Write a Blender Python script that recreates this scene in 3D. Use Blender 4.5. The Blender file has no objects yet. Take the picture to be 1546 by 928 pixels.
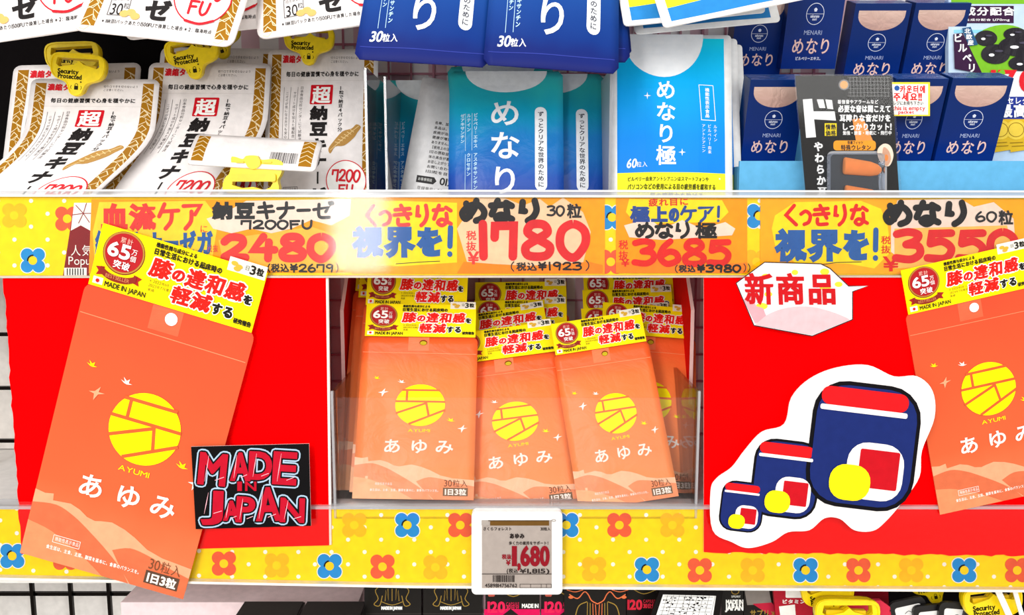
import bpy, bmesh, math, random
from mathutils import Vector, Matrix
from mathutils.geometry import tessellate_polygon
random.seed(7)
SC = bpy.context.scene
COL = SC.collection

# ---------------------------------------------------------------- camera, world, lights, exposure
PITCH = math.radians(7.5)
FPX = 1250.0
CAM = Vector((0.0, -0.687, 1.30))
cam_d = bpy.data.cameras.new('camera'); cam = bpy.data.objects.new('camera', cam_d); COL.objects.link(cam)
cam.location = CAM; cam.rotation_euler = (math.pi / 2 - PITCH, 0, 0)
cam_d.sensor_width = 36.0; cam_d.lens = FPX / 1546 * 36.0; cam_d.clip_start = 0.01
SC.camera = cam
w = bpy.data.worlds.new('world'); SC.world = w; w.use_nodes = True
w.node_tree.nodes['Background'].inputs[0].default_value = (1.0, 0.985, 0.97, 1)
w.node_tree.nodes['Background'].inputs[1].default_value = 0.66

def area(name, loc, target, sx, sy, power, col=(1, 1, 1)):
    d = bpy.data.lights.new(name, 'AREA'); d.shape = 'RECTANGLE'; d.size = sx; d.size_y = sy; d.energy = power; d.color = col
    o = bpy.data.objects.new(name, d); COL.objects.link(o); o.location = loc
    o.rotation_euler = (Vector(target) - Vector(loc)).to_track_quat('-Z', 'Y').to_euler()
    return o
area('aisle_ceiling_panel', (0.35, -2.0, 2.0), (0.05, 0.0, 1.2), 2.4, 0.9, 15, (1, 0.985, 0.96))
area('aisle_tube_light', (-0.60, -1.35, 2.35), (-0.25, 0.0, 1.25), 0.16, 1.9, 13, (1, 0.985, 0.96))
area('strip_glare_light', (-0.40, -1.5, 1.50), (-0.15, 0.0, 1.3), 0.14, 0.75, 5, (1, 0.99, 0.97))  # added unseen light, placed so its reflection streaks the upper strip cover
SC.view_settings.view_transform = 'Standard'; SC.view_settings.look = 'None'
SC.view_settings.gamma = 1.0; SC.view_settings.exposure = 0.42

# ---------------------------------------------------------------- maths
CP, SP = math.cos(PITCH), math.sin(PITCH)
def P(px, py, Y=0.0):
    """world point of the vertical plane y=Y seen at photo pixel (px, py)"""
    u = (px - 773) / FPX; v = (464 - py) / FPX
    d = Vector((u, CP + v * SP, -SP + v * CP))
    t = (Y - CAM.y) / d.y
    return CAM + d * t

def srgb(h):
    h = h.lstrip('#'); o = []
    for i in (0, 2, 4):
        c = int(h[i:i + 2], 16) / 255
        o.append(c / 12.92 if c <= 0.04045 else ((c + 0.055) / 1.055) ** 2.4)
    return o

# ---------------------------------------------------------------- materials
MC = {}
KIND = dict(print=(.5, .10, 0, 0), paper=(.8, .06, 0, 0), foil=(.22, .6, .25, .12), plastic=(.35, .5, 0, 0),
            pouch=(.33, .22, .0, .08), metal=(.25, .5, .9, 0), card=(.8, .02, 0, .02), box=(.28, .2, .0, .0), matte=(.9, .05, 0, 0))
def M(hexc, kind='print', gain=0.92):
    k = (hexc, kind, gain)
    if k in MC: return MC[k]
    m = bpy.data.materials.new(kind + '_' + hexc.lstrip('#')); m.use_nodes = True
    nt = m.node_tree; b = nt.nodes['Principled BSDF']
    r, sp, me, bump = KIND[kind]
    c = [x * gain for x in srgb(hexc)]
    tc = nt.nodes.new('ShaderNodeTexCoord')
    nz = nt.nodes.new('ShaderNodeTexNoise'); nz.inputs['Scale'].default_value = 140; nz.inputs['Detail'].default_value = 3
    nt.links.new(tc.outputs['Object'], nz.inputs['Vector'])
    rp = nt.nodes.new('ShaderNodeValToRGB')
    rp.color_ramp.elements[0].color = (*[x * 0.93 for x in c], 1); rp.color_ramp.elements[1].color = (*[min(1, x * 1.05) for x in c], 1)
    rp.color_ramp.elements[0].position = .3; rp.color_ramp.elements[1].position = .7
    nt.links.new(nz.outputs['Fac'], rp.inputs['Fac']); nt.links.new(rp.outputs['Color'], b.inputs['Base Color'])
    b.inputs['Roughness'].default_value = r; b.inputs['Metallic'].default_value = me
    b.inputs['Specular IOR Level'].default_value = sp
    if bump:
        add_bump(nt, b, tc, bump)
    MC[k] = m
    return m
def add_bump(nt, b, tc, st, scale=38):
    n2 = nt.nodes.new('ShaderNodeTexNoise'); n2.inputs['Scale'].default_value = scale; n2.inputs['Detail'].default_value = 4
    n2.inputs['Distortion'].default_value = 1.2
    nt.links.new(tc.outputs['Object'], n2.inputs['Vector'])
    bp = nt.nodes.new('ShaderNodeBump'); bp.inputs['Strength'].default_value = st; bp.inputs['Distance'].default_value = .02
    nt.links.new(n2.outputs['Fac'], bp.inputs['Height']); nt.links.new(bp.outputs['Normal'], b.inputs['Normal'])
def grad(name, stops, z0, z1, kind='pouch', axis='Z', noise=.06, gain=.92):
    """printed colour gradient along the thing's own height (object coordinates, metres)"""
    m = bpy.data.materials.new(name); m.use_nodes = True; nt = m.node_tree; b = nt.nodes['Principled BSDF']
    r, sp, me, bump = KIND[kind]
    tc = nt.nodes.new('ShaderNodeTexCoord'); sx = nt.nodes.new('ShaderNodeSeparateXYZ'); nt.links.new(tc.outputs['Object'], sx.inputs[0])
    mr = nt.nodes.new('ShaderNodeMapRange'); mr.inputs['From Min'].default_value = z0; mr.inputs['From Max'].default_value = z1
    nt.links.new(sx.outputs[axis], mr.inputs['Value'])
    nz = nt.nodes.new('ShaderNodeTexNoise'); nz.inputs['Scale'].default_value = 22; nt.links.new(tc.outputs['Object'], nz.inputs['Vector'])
    ad = nt.nodes.new('ShaderNodeMath'); ad.operation = 'MULTIPLY_ADD'; ad.inputs[1].default_value = noise * 2; 
    nt.links.new(nz.outputs['Fac'], ad.inputs[0]); nt.links.new(mr.outputs[0], ad.inputs[2])
    sb = nt.nodes.new('ShaderNodeMath'); sb.operation = 'SUBTRACT'; sb.inputs[1].default_value = noise; nt.links.new(ad.outputs[0], sb.inputs[0])
    rp = nt.nodes.new('ShaderNodeValToRGB'); e = rp.color_ramp.elements
    while len(e) < len(stops): e.new(.5)
    for i, (p, h) in enumerate(stops):
        e[i].position = p; e[i].color = (*[x * gain for x in srgb(h)], 1)
    nt.links.new(sb.outputs[0], rp.inputs['Fac']); nt.links.new(rp.outputs['Color'], b.inputs['Base Color'])
    b.inputs['Roughness'].default_value = r; b.inputs['Metallic'].default_value = me; b.inputs['Specular IOR Level'].default_value = sp
    if bump: add_bump(nt, b, tc, bump)
    return m
def clear(name, tint=(1, 1, 1), refl=1.0, rough=.04, ior=1.45, haze=0.0):
    m = bpy.data.materials.new(name); m.use_nodes = True; nt = m.node_tree; nt.nodes.clear()
    o = nt.nodes.new('ShaderNodeOutputMaterial'); mx = nt.nodes.new('ShaderNodeMixShader')
    t = nt.nodes.new('ShaderNodeBsdfTransparent'); t.inputs[0].default_value = (*tint, 1)
    g = nt.nodes.new('ShaderNodeBsdfGlossy'); g.inputs['Roughness'].default_value = rough
    f = nt.nodes.new('ShaderNodeFresnel'); f.inputs['IOR'].default_value = ior
    ml = nt.nodes.new('ShaderNodeMath'); ml.operation = 'MULTIPLY'; ml.inputs[1].default_value = refl
    tc = nt.nodes.new('ShaderNodeTexCoord'); nz = nt.nodes.new('ShaderNodeTexNoise'); nz.inputs['Scale'].default_value = 9
    bp = nt.nodes.new('ShaderNodeBump'); bp.inputs['Strength'].default_value = .04; bp.inputs['Distance'].default_value = .01
    nt.links.new(tc.outputs['Object'], nz.inputs['Vector']); nt.links.new(nz.outputs['Fac'], bp.inputs['Height']); nt.links.new(bp.outputs['Normal'], g.inputs['Normal'])
    nt.links.new(f.outputs[0], ml.inputs[0]); nt.links.new(ml.outputs[0], mx.inputs[0])
    nt.links.new(t.outputs[0], mx.inputs[1]); nt.links.new(g.outputs[0], mx.inputs[2])
    out = mx
    if haze:
        df = nt.nodes.new('ShaderNodeBsdfDiffuse'); df.inputs[0].default_value = (.85, .85, .87, 1)
        m2 = nt.nodes.new('ShaderNodeMixShader'); m2.inputs[0].default_value = haze
        nt.links.new(mx.outputs[0], m2.inputs[1]); nt.links.new(df.outputs[0], m2.inputs[2]); out = m2
    nt.links.new(out.outputs[0], o.inputs[0])
    return m
CLEAR = clear('clear_acrylic', refl=.8)
CLEAR_EDGE = clear('clear_acrylic_edge', tint=(.92, .93, .95), refl=1.4, rough=.15, haze=.3)
COVER = clear('clear_pvc_cover', tint=(.99, .985, .98), refl=1.2, rough=.09)
WRAP = clear('clear_wrap', refl=.6, rough=.08)

# ---------------------------------------------------------------- object helpers
def tag(o, label=None, cat=None, group=None, kind=None):
    if label: o['label'] = label
    if cat: o['category'] = cat
    if group: o['group'] = group
    if kind: o['kind'] = kind
    return o
def empty(name, loc, label=None, cat=None, group=None):
    o = bpy.data.objects.new(name, None); o.empty_display_size = .02; COL.objects.link(o); o.location = loc
    return tag(o, label, cat, group)
def mesh_obj(name, verts, faces, mats, midx=None, parent=None, origin=None, smooth=None):
    org = Vector(origin) if origin is not None else Vector((0, 0, 0))
    me = bpy.data.meshes.new(name); me.from_pydata([tuple(Vector(v) - org) for v in verts], [], faces)
    for m in mats: me.materials.append(m)
    if midx: me.polygons.foreach_set('material_index', midx)
    if smooth: me.polygons.foreach_set('use_smooth', smooth)
    me.update()
    o = bpy.data.objects.new(name, me); COL.objects.link(o); o.location = org
    if parent: o.parent = parent; o.location = org - parent.location
    return o
def boxes(name, lst, mat, parent=None, bevel=0.0, origin=None):
    """lst: (x0,x1,y0,y1,z0,z1) in world metres"""
    bm = bmesh.new()
    for (x0, x1, y0, y1, z0, z1) in lst:
        r = bmesh.ops.create_cube(bm, size=1)
        bmesh.ops.scale(bm, vec=(abs(x1 - x0), abs(y1 - y0), abs(z1 - z0)), verts=r['verts'])
        bmesh.ops.translate(bm, vec=((x0 + x1) / 2, (y0 + y1) / 2, (z0 + z1) / 2), verts=r['verts'])
    if bevel: bmesh.ops.bevel(bm, geom=bm.edges[:], offset=bevel, segments=2, affect='EDGES', profile=.5)
    if origin is None:
        x0 = min(l[0] for l in lst); x1 = max(l[1] for l in lst); y0 = min(l[2] for l in lst); y1 = max(l[3] for l in lst)
        origin = ((x0 + x1) / 2, (y0 + y1) / 2, min(l[4] for l in lst))
    org = Vector(origin); bmesh.ops.translate(bm, vec=-org, verts=bm.verts[:])
    me = bpy.data.meshes.new(name); bm.to_mesh(me); bm.free(); me.materials.append(mat)
    o = bpy.data.objects.new(name, me); COL.objects.link(o); o.location = org
    if parent: o.parent = parent; o.location = org - parent.location
    return o
def copy_tree(o, parent=None):
    c = o.copy(); COL.objects.link(c)
    if parent: c.parent = parent
    for ch in list(o.children): copy_tree(ch, c)
    return c

# ---------------------------------------------------------------- glyphs
GC = {}
def glyph(ch):
    """unit-em glyph mesh of one character: (verts (x right, y down, box 0..1), faces, width, boundary edges)"""
    if ch in GC: return GC[ch]
    cu = bpy.data.curves.new('glyph', 'FONT'); cu.body = ch; cu.size = 1.0; cu.resolution_u = 4; cu.fill_mode = 'FRONT'
    ob = bpy.data.objects.new('glyph', cu); COL.objects.link(ob)
    bpy.context.view_layer.update()
    me = bpy.data.meshes.new_from_object(ob.evaluated_get(bpy.context.evaluated_depsgraph_get()))
    bm = bmesh.new(); bm.from_mesh(me); bmesh.ops.remove_doubles(bm, verts=bm.verts[:], dist=1e-5)
    bm.verts.index_update()
    vs = [(v.co.x, v.co.y) for v in bm.verts]; fs = [[v.index for v in f.verts] for f in bm.faces]
    be = [(e.verts[0].index, e.verts[1].index) for e in bm.edges if len(e.link_faces) == 1]
    # orient boundary edges like their face
    be2 = []
    for e in bm.edges:
        if len(e.link_faces) == 1:
            f = e.link_faces[0]; idx = [v.index for v in f.verts]; a, b = e.verts[0].index, e.verts[1].index
            i = idx.index(a); 
            if idx[(i + 1) % len(idx)] != b: a, b = b, a
            ccw = sum(vs[idx[k]][0] * vs[idx[(k + 1) % len(idx)]][1] - vs[idx[(k + 1) % len(idx)]][0] * vs[idx[k]][1] for k in range(len(idx))) > 0
            be2.append((a, b) if ccw else (b, a))
    bm.free(); COL.objects.unlink(ob); bpy.data.objects.remove(ob); bpy.data.curves.remove(cu); bpy.data.meshes.remove(me)
    cjk = ord(ch) > 0x2000
    if vs:
        x0 = min(v[0] for v in vs); x1 = max(v[0] for v in vs)
    else: x0, x1 = 0, .25
    if cjk:
        k = .93; vs = [((x * k + .035), 1 - (y * k + .13)) for x, y in vs]; wd = 1.0
    else:
        k = 1.12; vs = [((x - x0) * k + .04, .9 - y * k) for x, y in vs]; wd = (x1 - x0) * k + .1
    GC[ch] = (vs, fs, wd, be2)
    return GC[ch]

def catmull(pts, n=6, closed=False):
    o = []; N = len(pts); rng = range(N) if closed else range(N - 1)
    for i in rng:
        if closed: p0, p1, p2, p3 = pts[(i - 1) % N], pts[i], pts[(i + 1) % N], pts[(i + 2) % N]
        else: p0, p1, p2, p3 = pts[max(i - 1, 0)], pts[i], pts[i + 1], pts[min(i + 2, N - 1)]
        for k in range(n):
            t = k / n
            o.append(tuple(.5 * (2 * p1[j] + (p2[j] - p0[j]) * t + (2 * p0[j] - 5 * p1[j] + 4 * p2[j] - p3[j]) * t * t + (3 * p1[j] - p0[j] - 3 * p2[j] + p3[j]) * t ** 3) for j in (0, 1)))
    if not closed: o.append(tuple(pts[-1]))
    return o
def rrect(x0, y0, x1, y1, r, n=4):
    o = []
    for cx, cy, a in ((x1 - r, y0 + r, -90), (x1 - r, y1 - r, 0), (x0 + r, y1 - r, 90), (x0 + r, y0 + r, 180)):
        for k in range(n + 1):
            t = math.radians(a + 90 * k / n); o.append((cx + r * math.cos(t), cy + r * math.sin(t)))
    return o
def ell(cx, cy, rx, ry=None, n=28, rot=0):
    ry = rx if ry is None else ry; o = []
    for k in range(n):
        t = 2 * math.pi * k / n; x, y = rx * math.cos(t), ry * math.sin(t)
        o.append((cx + x * math.cos(rot) - y * math.sin(rot), cy + x * math.sin(rot) + y * math.cos(rot)))
    return o

# marker-pen strokes in a unit box: (smooth?, points)
ST = {
 '0': [(2, [(.5, 0), (.88, .2), (.92, .6), (.6, 1), (.3, .97), (.06, .65), (.12, .2)])],
 '1': [(0, [(.45, 0), (.55, 1)])],
 '2': [(1, [(.08, .24), (.35, .03), (.78, .08), (.82, .35), (.5, .65), (.08, .93)]), (0, [(.08, .93), (.95, .95)])],
 '3': [(1, [(.08, .08), (.5, .0), (.86, .1), (.75, .32), (.42, .45)]), (1, [(.42, .45), (.85, .5), (.92, .78), (.6, .98), (.05, .93)])],
 '4': [(0, [(.5, 0), (.08, .62), (.95, .6)]), (0, [(.72, .25), (.68, 1)])],
 '5': [(0, [(.92, .04), (.22, .06), (.16, .42)]), (1, [(.16, .42), (.6, .34), (.92, .6), (.7, .94), (.05, .93)])],
 '6': [(1, [(.55, .0), (.22, .3), (.08, .7), (.4, 1), (.88, .84), (.82, .55), (.5, .46), (.12, .66)])],
 '7': [(0, [(.06, .42), (.08, .06), (.88, .05), (.84, 1)])],
 '8': [(2, [(.5, .46), (.16, .25), (.3, .02), (.7, .02), (.84, .25), (.5, .46), (.1, .7), (.2, .97), (.78, .97), (.92, .7)])],
 '9': [(1, [(.8, .3), (.5, .52), (.12, .3), (.4, .0), (.82, .12), (.82, .4), (.75, 1)])],
 'F': [(0, [(.9, .04), (.1, .06), (.15, 1)]), (0, [(.14, .48), (.75, .45)])],
 'U': [(1, [(.1, .0), (.12, .7), (.45, 1), (.82, .75), (.9, 0)])],
 '(': [(1, [(.7, 0), (.3, .3), (.3, .7), (.7, 1)])], ')': [(1, [(.3, 0), (.7, .3), (.7, .7), (.3, 1)])],
 '!': [(0, [(.55, 0), (.48, .68)]), (0, [(.46, .95), (.47, .97)])],
 'め': [(0, [(.2, .14), (.36, .78)]), (1, [(.64, .0), (.54, .42), (.2, .9), (.03, .62), (.3, .28), (.7, .2), (.97, .52), (.9, .85), (.62, 1)])],
 'な': [(0, [(.05, .24), (.55, .2)]), (0, [(.34, .0), (.08, .68)]), (0, [(.7, .1), (.95, .26)]), (1, [(.72, .4), (.74, .8), (.5, 1), (.28, .86), (.5, .7), (.96, .92)])],
 'り': [(0, [(.2, .06), (.16, .5), (.3, .52)]), (1, [(.72, .0), (.8, .45), (.66, .8), (.42, 1)])],
 'く': [(0, [(.7, .0), (.12, .5), (.85, 1)])],
 'っ': [(1, [(.05, .45), (.5, .3), (.92, .5), (.8, .85), (.35, .98)])],
 'き': [(0, [(.1, .22), (.85, .16)]), (0, [(.05, .48), (.9, .42)]), (0, [(.4, .0), (.78, .66)]), (1, [(.25, .7), (.3, .97), (.8, .96)])],
 'ケ': [(0, [(.3, .0), (.05, .5)]), (0, [(.2, .3), (.95, .26)]), (1, [(.65, .3), (.6, .7), (.35, 1)])],
 'ア': [(0, [(.05, .08), (.9, .05), (.62, .42)]), (1, [(.45, .3), (.42, .7), (.15, 1)])],
 'キ': [(0, [(.12, .3), (.85, .22)]), (0, [(.05, .62), (.95, .56)]), (0, [(.42, .0), (.58, 1)])],
 'ナ': [(0, [(.05, .38), (.95, .32)]), (1, [(.55, .0), (.5, .6), (.2, 1)])],
 'ー': [(0, [(.08, .5), (.92, .48)])],
 'ゼ': [(0, [(.05, .45), (.8, .3), (.66, .58)]), (1, [(.32, .1), (.34, .9), (.85, .95)]), (0, [(.85, .0), (.9, .1)]), (0, [(.98, -.04), (1.03, .06)])],
 '¥': [(0, [(.15, .0), (.3, .25)]), (0, [(.8, .0), (.6, .25)]), (0, [(.1, .4), (.9, .36)]), (0, [(.15, .68), (.88, .64)]), (0, [(.5, .2), (.5, 1)])],
}

class Art:
    def __init__(s): s.g = []; s.T = None
    def add(s, mat, lay, vs, fs, hs=None):
        """hs: small height per vertex inside the layer (0..1), so that overlapping ink never coincides"""
        if s.T: vs = [s.T(*v) for v in vs]
        q = (len(s.g) % 7) * .05
        s.g.append((mat, lay, [(v[0], v[1], q + (hs[i] * .5 if hs else 0)) for i, v in enumerate(vs)], fs))
    def poly(s, pts, mat, lay=1, holes=()):
        loops = [[Vector((p[0], p[1], 0)) for p in l] for l in [pts, *holes]]
        fs = [tuple(f) for f in tessellate_polygon(loops)]
        s.add(mat, lay, [p for l in [pts, *holes] for p in l], fs)
    def rect(s, x0, y0, x1, y1, mat, lay=1, r=0): s.poly(rrect(x0, y0, x1, y1, r) if r else [(x0, y0), (x1, y0), (x1, y1), (x0, y1)], mat, lay)
    def ell(s, cx, cy, rx, ry=None, mat=None, lay=1, n=28, rot=0): s.poly(ell(cx, cy, rx, ry, n, rot), mat, lay)
    def ring(s, cx, cy, rx, ry, wd, mat, lay=1, n=32):
        a, b = ell(cx, cy, rx, ry, n), ell(cx, cy, rx - wd, ry - wd, n)
        s.add(mat, lay, a + b, [(i, (i + 1) % n, n + (i + 1) % n, n + i) for i in range(n)])
    def line(s, pts, wd, mat, lay=1, closed=False, cap=True, taper=None):
        """ribbon with round joins"""
        pts = [tuple(p) for p in pts]
        if closed: pts = pts + [pts[0]]
        vs, fs = [], []; N = len(pts)
        ws = [wd / 2 * (taper(i / (N - 1)) if taper else 1) for i in range(N)]
        nr = []
        for i in range(N):
            a = pts[max(i - 1, 0)]; b = pts[min(i + 1, N - 1)]
            dx, dy = b[0] - a[0], b[1] - a[1]; L = math.hypot(dx, dy) or 1; nr.append((-dy / L, dx / L))
        hs = []
        for i, p in enumerate(pts):
            # mitred cross-section
            a = pts[i - 1] if i else p; b = pts[i + 1] if i < N - 1 else p
            l1 = math.hypot(p[0] - a[0], p[1] - a[1]); l2 = math.hypot(b[0] - p[0], b[1] - p[1])
            k = 1.0
            if l1 > 1e-9 and l2 > 1e-9:
                c_ = ((p[0] - a[0]) * (b[0] - p[0]) + (p[1] - a[1]) * (b[1] - p[1])) / (l1 * l2); k = min(1.6, 1 / math.sqrt(max(.1, (1 + c_) / 2)))
                n1 = ((-(p[1] - a[1]) / l1 - (b[1] - p[1]) / l2), ((p[0] - a[0]) / l1 + (b[0] - p[0]) / l2)); L = math.hypot(*n1) or 1; nx, ny = n1[0] / L, n1[1] / L
            else: nx, ny = nr[i]
            vs += [(p[0] + nx * ws[i] * k, p[1] + ny * ws[i] * k), (p[0] - nx * ws[i] * k, p[1] - ny * ws[i] * k)]; hs += [i / N] * 2
            if i: q = 2 * i; fs.append((q - 2, q - 1, q + 1, q))
        if cap and not closed:
            for i, sg in ((0, 1), (N - 1, -1)):
                p = pts[i]; nx, ny = nr[i]; k = len(vs); m = 5
                for j in range(m + 1):
                    t = math.pi * j / m; ca, sa = math.cos(t), math.sin(t)
                    # direction opposite to travel at the start, along travel at the end
                    tx, ty = ny, -nx
                    vs.append((p[0] + ws[i] * (nx * ca - sg * tx * sa), p[1] + ws[i] * (ny * ca - sg * ty * sa))); hs.append(i / N)
                fs.append(tuple(range(k, k + m + 1)))
        s.add(mat, lay, vs, fs, hs)
    def pen(s, txt, x, y, w_, h, th, mat, lay=2, gap=.12, slant=0, outline=None, widths=None):
        """marker lettering with strokes; falls back to bold type"""
        n = len(txt); ws = widths or [1] * n; tot = sum(ws); cw = w_ / (tot + gap * (n - 1)); cx = x
        for ch, q in zip(txt, ws):
            if ch in ST:
                for sm, pts in ST[ch]:
                    pp = [(cx + p[0] * cw * q + slant * (1 - p[1]) * h, y + p[1] * h) for p in pts]
                    pp = catmull(pp, 6, sm == 2) if sm else pp
                    if outline: s.line(pp, th + 2 * outline[1], outline[0], lay - .5, closed=(sm == 2))
                    s.line(pp, th, mat, lay, closed=(sm == 2))
            elif ch != ' ':
                s.text(ch, cx - th * .3, y - th * .45, h + th * .9, mat, lay, w=cw * q + th * .6, bold=th * .38, outline=outline)
            cx += cw * (q + gap)
    def text(s, txt, x, y, h, mat, lay=2, w=None, bold=0, vert=False, rot=0, shear=0, outline=None, step=None):
        """h = em height (whole column height when vert); w = total width (em width when vert)"""
        P_, F_ = [], []; edges = []
        if vert:
            n = len(txt); eh = h / n; ew = w or eh
            pos = []
            for i, ch in enumerate(txt):
                pos.append((ch, (0 if ord(ch) > 0x2000 else .2), i, ew, eh))
            tw = ew
        else:
            cur = 0; pos = []
            for ch in txt:
                g = glyph(ch) if ch != ' ' else (None, None, .3, None)
                pos.append((ch, cur, 0, None, None)); cur += g[2]
            k = (w / cur) if w else h
        for ch, ox, oy, ew, eh in pos:
            if ch in ' 　': continue
            vs, fs, wd, be = glyph(ch); b = len(P_)
            if vert:
                if ch in 'ー―-': vs = [(.5 + (.5 - v[1]) * -1, v[0]) for v in vs]
                P_ += [((v[0] + ox) * ew, (v[1] + oy) * eh) for v in vs]
            else: P_ += [((v[0] + ox) * k, v[1] * h) for v in vs]
            F_ += [tuple(b + i for i in f) for f in fs]; edges += [(b + i, b + j) for i, j in be]
        cr, sr = math.cos(rot), math.sin(rot)
        def tr(p):
            px_, py_ = p[0] + shear * ((h if not vert else 0) - p[1]), p[1]
            return (x + px_ * cr - py_ * sr, y + px_ * sr + py_ * cr)
        Q = [tr(p) for p in P_]
        def fat(r, mat_, lay_):
            vs, fs = [], []
            if r > h * .07 and not vert and len(edges) < 4000:
                for i, j in edges:
                    a, c = Q[i], Q[j]; dx, dy = c[0] - a[0], c[1] - a[1]; L = math.hypot(dx, dy)
                    if L < 1e-9: continue
                    nx, ny = -dy / L * r, dx / L * r; k_ = len(vs)
                    vs += [(a[0] + nx, a[1] + ny), (a[0] - nx, a[1] - ny), (c[0] - nx, c[1] - ny), (c[0] + nx, c[1] + ny)]; fs.append((k_, k_ + 1, k_ + 2, k_ + 3))
                    k_ = len(vs); vs += [(a[0] + r * math.cos(math.pi * q / 4), a[1] + r * math.sin(math.pi * q / 4)) for q in range(8)]; fs.append(tuple(range(k_, k_ + 8)))
            else:
                nrm = {}
                for i, j in edges:
                    a, c = Q[i], Q[j]; dx, dy = c[0] - a[0], c[1] - a[1]; L = math.hypot(dx, dy) or 1
                    for q in (i, j):
                        n_ = nrm.get(q, (0, 0)); nrm[q] = (n_[0] - dy / L, n_[1] + dx / L)
                def off(q):
                    n_ = nrm[q]; L = math.hypot(*n_)
                    if L < .3: return (Q[q][0], Q[q][1])
                    kk = r * min(2.0 / L, 1.6) / L
                    return (Q[q][0] + n_[0] * kk, Q[q][1] + n_[1] * kk)
                for i, j in edges:
                    k_ = len(vs); vs += [Q[i], Q[j], off(j), off(i)]; fs.append((k_, k_ + 1, k_ + 2, k_ + 3))
            if vs:
                hs = [0] * len(vs)
                for k_, f in enumerate(fs):
                    for q in f: hs[q] = (k_ * .618) % 1
                s.add(mat_, lay_, vs, fs, hs)
        if outline:
            om, ow = outline; fat(bold + ow, om, lay - .5); s.add(om, lay - .5, Q, F_)
        if bold: fat(bold, mat, lay)
        s.add(mat, lay, Q, F_)

def split_convex(poly, ax, c):
    lo, hi = [], []; n = len(poly); e = 1e-6
    for k in range(n):
        a, b = poly[k], poly[(k + 1) % n]; da, db = a[ax] - c, b[ax] - c
        if da <= e: lo.append(a)
        if da >= -e: hi.append(a)
        if (da < -e and db > e) or (da > e and db < -e):
            t = da / (da - db); q = tuple(a[m] + (b[m] - a[m]) * t for m in range(3)); lo.append(q); hi.append(q)
    return [q for q in (lo, hi) if len(q) > 2]
def cut_grid(polys, xs, ys):
    for ax, cs in ((0, xs), (1, ys)):
        out = []
        for p in polys:
            a = min(v[ax] for v in p); b = max(v[ax] for v in p); work = [p]
            for c in cs:
                if a < c - 1e-6 and b > c + 1e-6:
                    last = work.pop(); parts = split_convex(last, ax, c)
                    work += parts
            out += work
        polys = out
    return polys
def area2(p): return sum(p[k][0] * p[(k + 1) % len(p)][1] - p[(k + 1) % len(p)][0] * p[k][1] for k in range(len(p)))
def build(name, art, outline, base, front, back, parent=None, xs=(), ys=(), side=None, origin=None, backmat=None, smooth=True, holes=()):
    """one mesh: body (front, back, rim) + printed layers lying on its front"""
    V, F, MI, SM = [], [], [], []; mats = []
    def mi(m):
        if m not in mats: mats.append(m)
        return mats.index(m)
    if outline:
        loops = [[Vector((p[0], p[1], 0)) for p in l] for l in [outline, *holes]]
        flat = [(p[0], p[1], 0) for l in [outline, *holes] for p in l]
        convex = not holes and (xs or ys)
        polys = cut_grid([flat] if convex else [[flat[i] for i in f] for f in tessellate_polygon(loops)], xs, ys)
        idx = {}; pts = []; fs = []
        for p in polys:
            if abs(area2(p)) < 1e-7: continue
            if area2(p) > 0: p = p[::-1]
            f = []
            for v in p:
                k = (round(v[0], 4), round(v[1], 4))
                if k not in idx: idx[k] = len(pts); pts.append(v)
                if not f or f[-1] != idx[k]: f.append(idx[k])
            if f[0] == f[-1]: f.pop()
            if len(f) > 2: fs.append(tuple(f))
        n = len(pts); V += [front(v[0], v[1], 0) for v in pts] + [back(v[0], v[1]) for v in pts]
        bi = mi(base); bk = mi(backmat or base); si = mi(side or base); ed = set()
        for f in fs:
            F.append(f); MI.append(bi); SM.append(smooth); F.append(tuple(reversed([i + n for i in f]))); MI.append(bk); SM.append(smooth)
            for k in range(len(f)): ed.add((f[k], f[(k + 1) % len(f)]))
        for a, b in sorted(ed):
            if (b, a) not in ed: F.append((b, a, a + n, b + n)); MI.append(si); SM.append(False)
    ranks = {l: i + 1 for i, l in enumerate(sorted({g_[1] for g_ in art.g}))} if art else {}
    for m, l, vs, fs in (art.g if art else []):
        k = mi(m); r = ranks[l]
        if xs or ys:
            for p in cut_grid([[vs[i] for i in f] for f in fs], xs, ys):
                A = area2(p)
                if abs(A) < 1e-9: continue
                if A > 0: p = p[::-1]
                o = len(V); V += [front(v[0], v[1], r + v[2]) for v in p]; F.append(tuple(range(o, o + len(p)))); MI.append(k); SM.append(False)
        else:
            o = len(V); V += [front(v[0], v[1], r + v[2]) for v in vs]
            for f in fs:
                A = area2([vs[i] for i in f])
                if abs(A) < 1e-9: continue
                F.append(tuple(i + o for i in (f if A < 0 else reversed(tuple(f))))); MI.append(k); SM.append(False)
    if origin is None: origin = (0, 0, 0)
    return mesh_obj(name, V, F, mats, MI, parent, origin, SM)
DZ = 0.00013
def plane_sheet(name, art, outline, base, Y, thick=.0008, parent=None, label=None, cat=None, group=None, side=None, lean=0.0, backmat=None, holes=(), Zref=None):
    """sheet standing upright in the plane y=Y (lean: metres back per metre up); outline in photo pixels projected on that plane"""
    pts = [P(x, y, Y) for x, y in outline]; z0 = min(p.z for p in pts); cx = (min(p.x for p in pts) + max(p.x for p in pts)) / 2
    def pl(x, y):
        u = (x - 773) / FPX; v = (464 - y) / FPX; d = Vector((u, CP + v * SP, -SP + v * CP))
        # plane: y = Y + lean*(z - z0)
        t = (Y + lean * (CAM.z - z0) - CAM.y) / (d.y - lean * d.z); return CAM + d * t
    nrm = Vector((0, -1, lean)).normalized()
    fr = lambda x, y, l: pl(x, y) + nrm * (l * DZ)
    bk = lambda x, y: pl(x, y) - nrm * thick
    o = build(name, art, outline, base, fr, bk, parent=parent, side=side, origin=(cx, Y, z0), smooth=False, backmat=backmat, holes=holes)
    return tag(o, label, cat, group)

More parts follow.
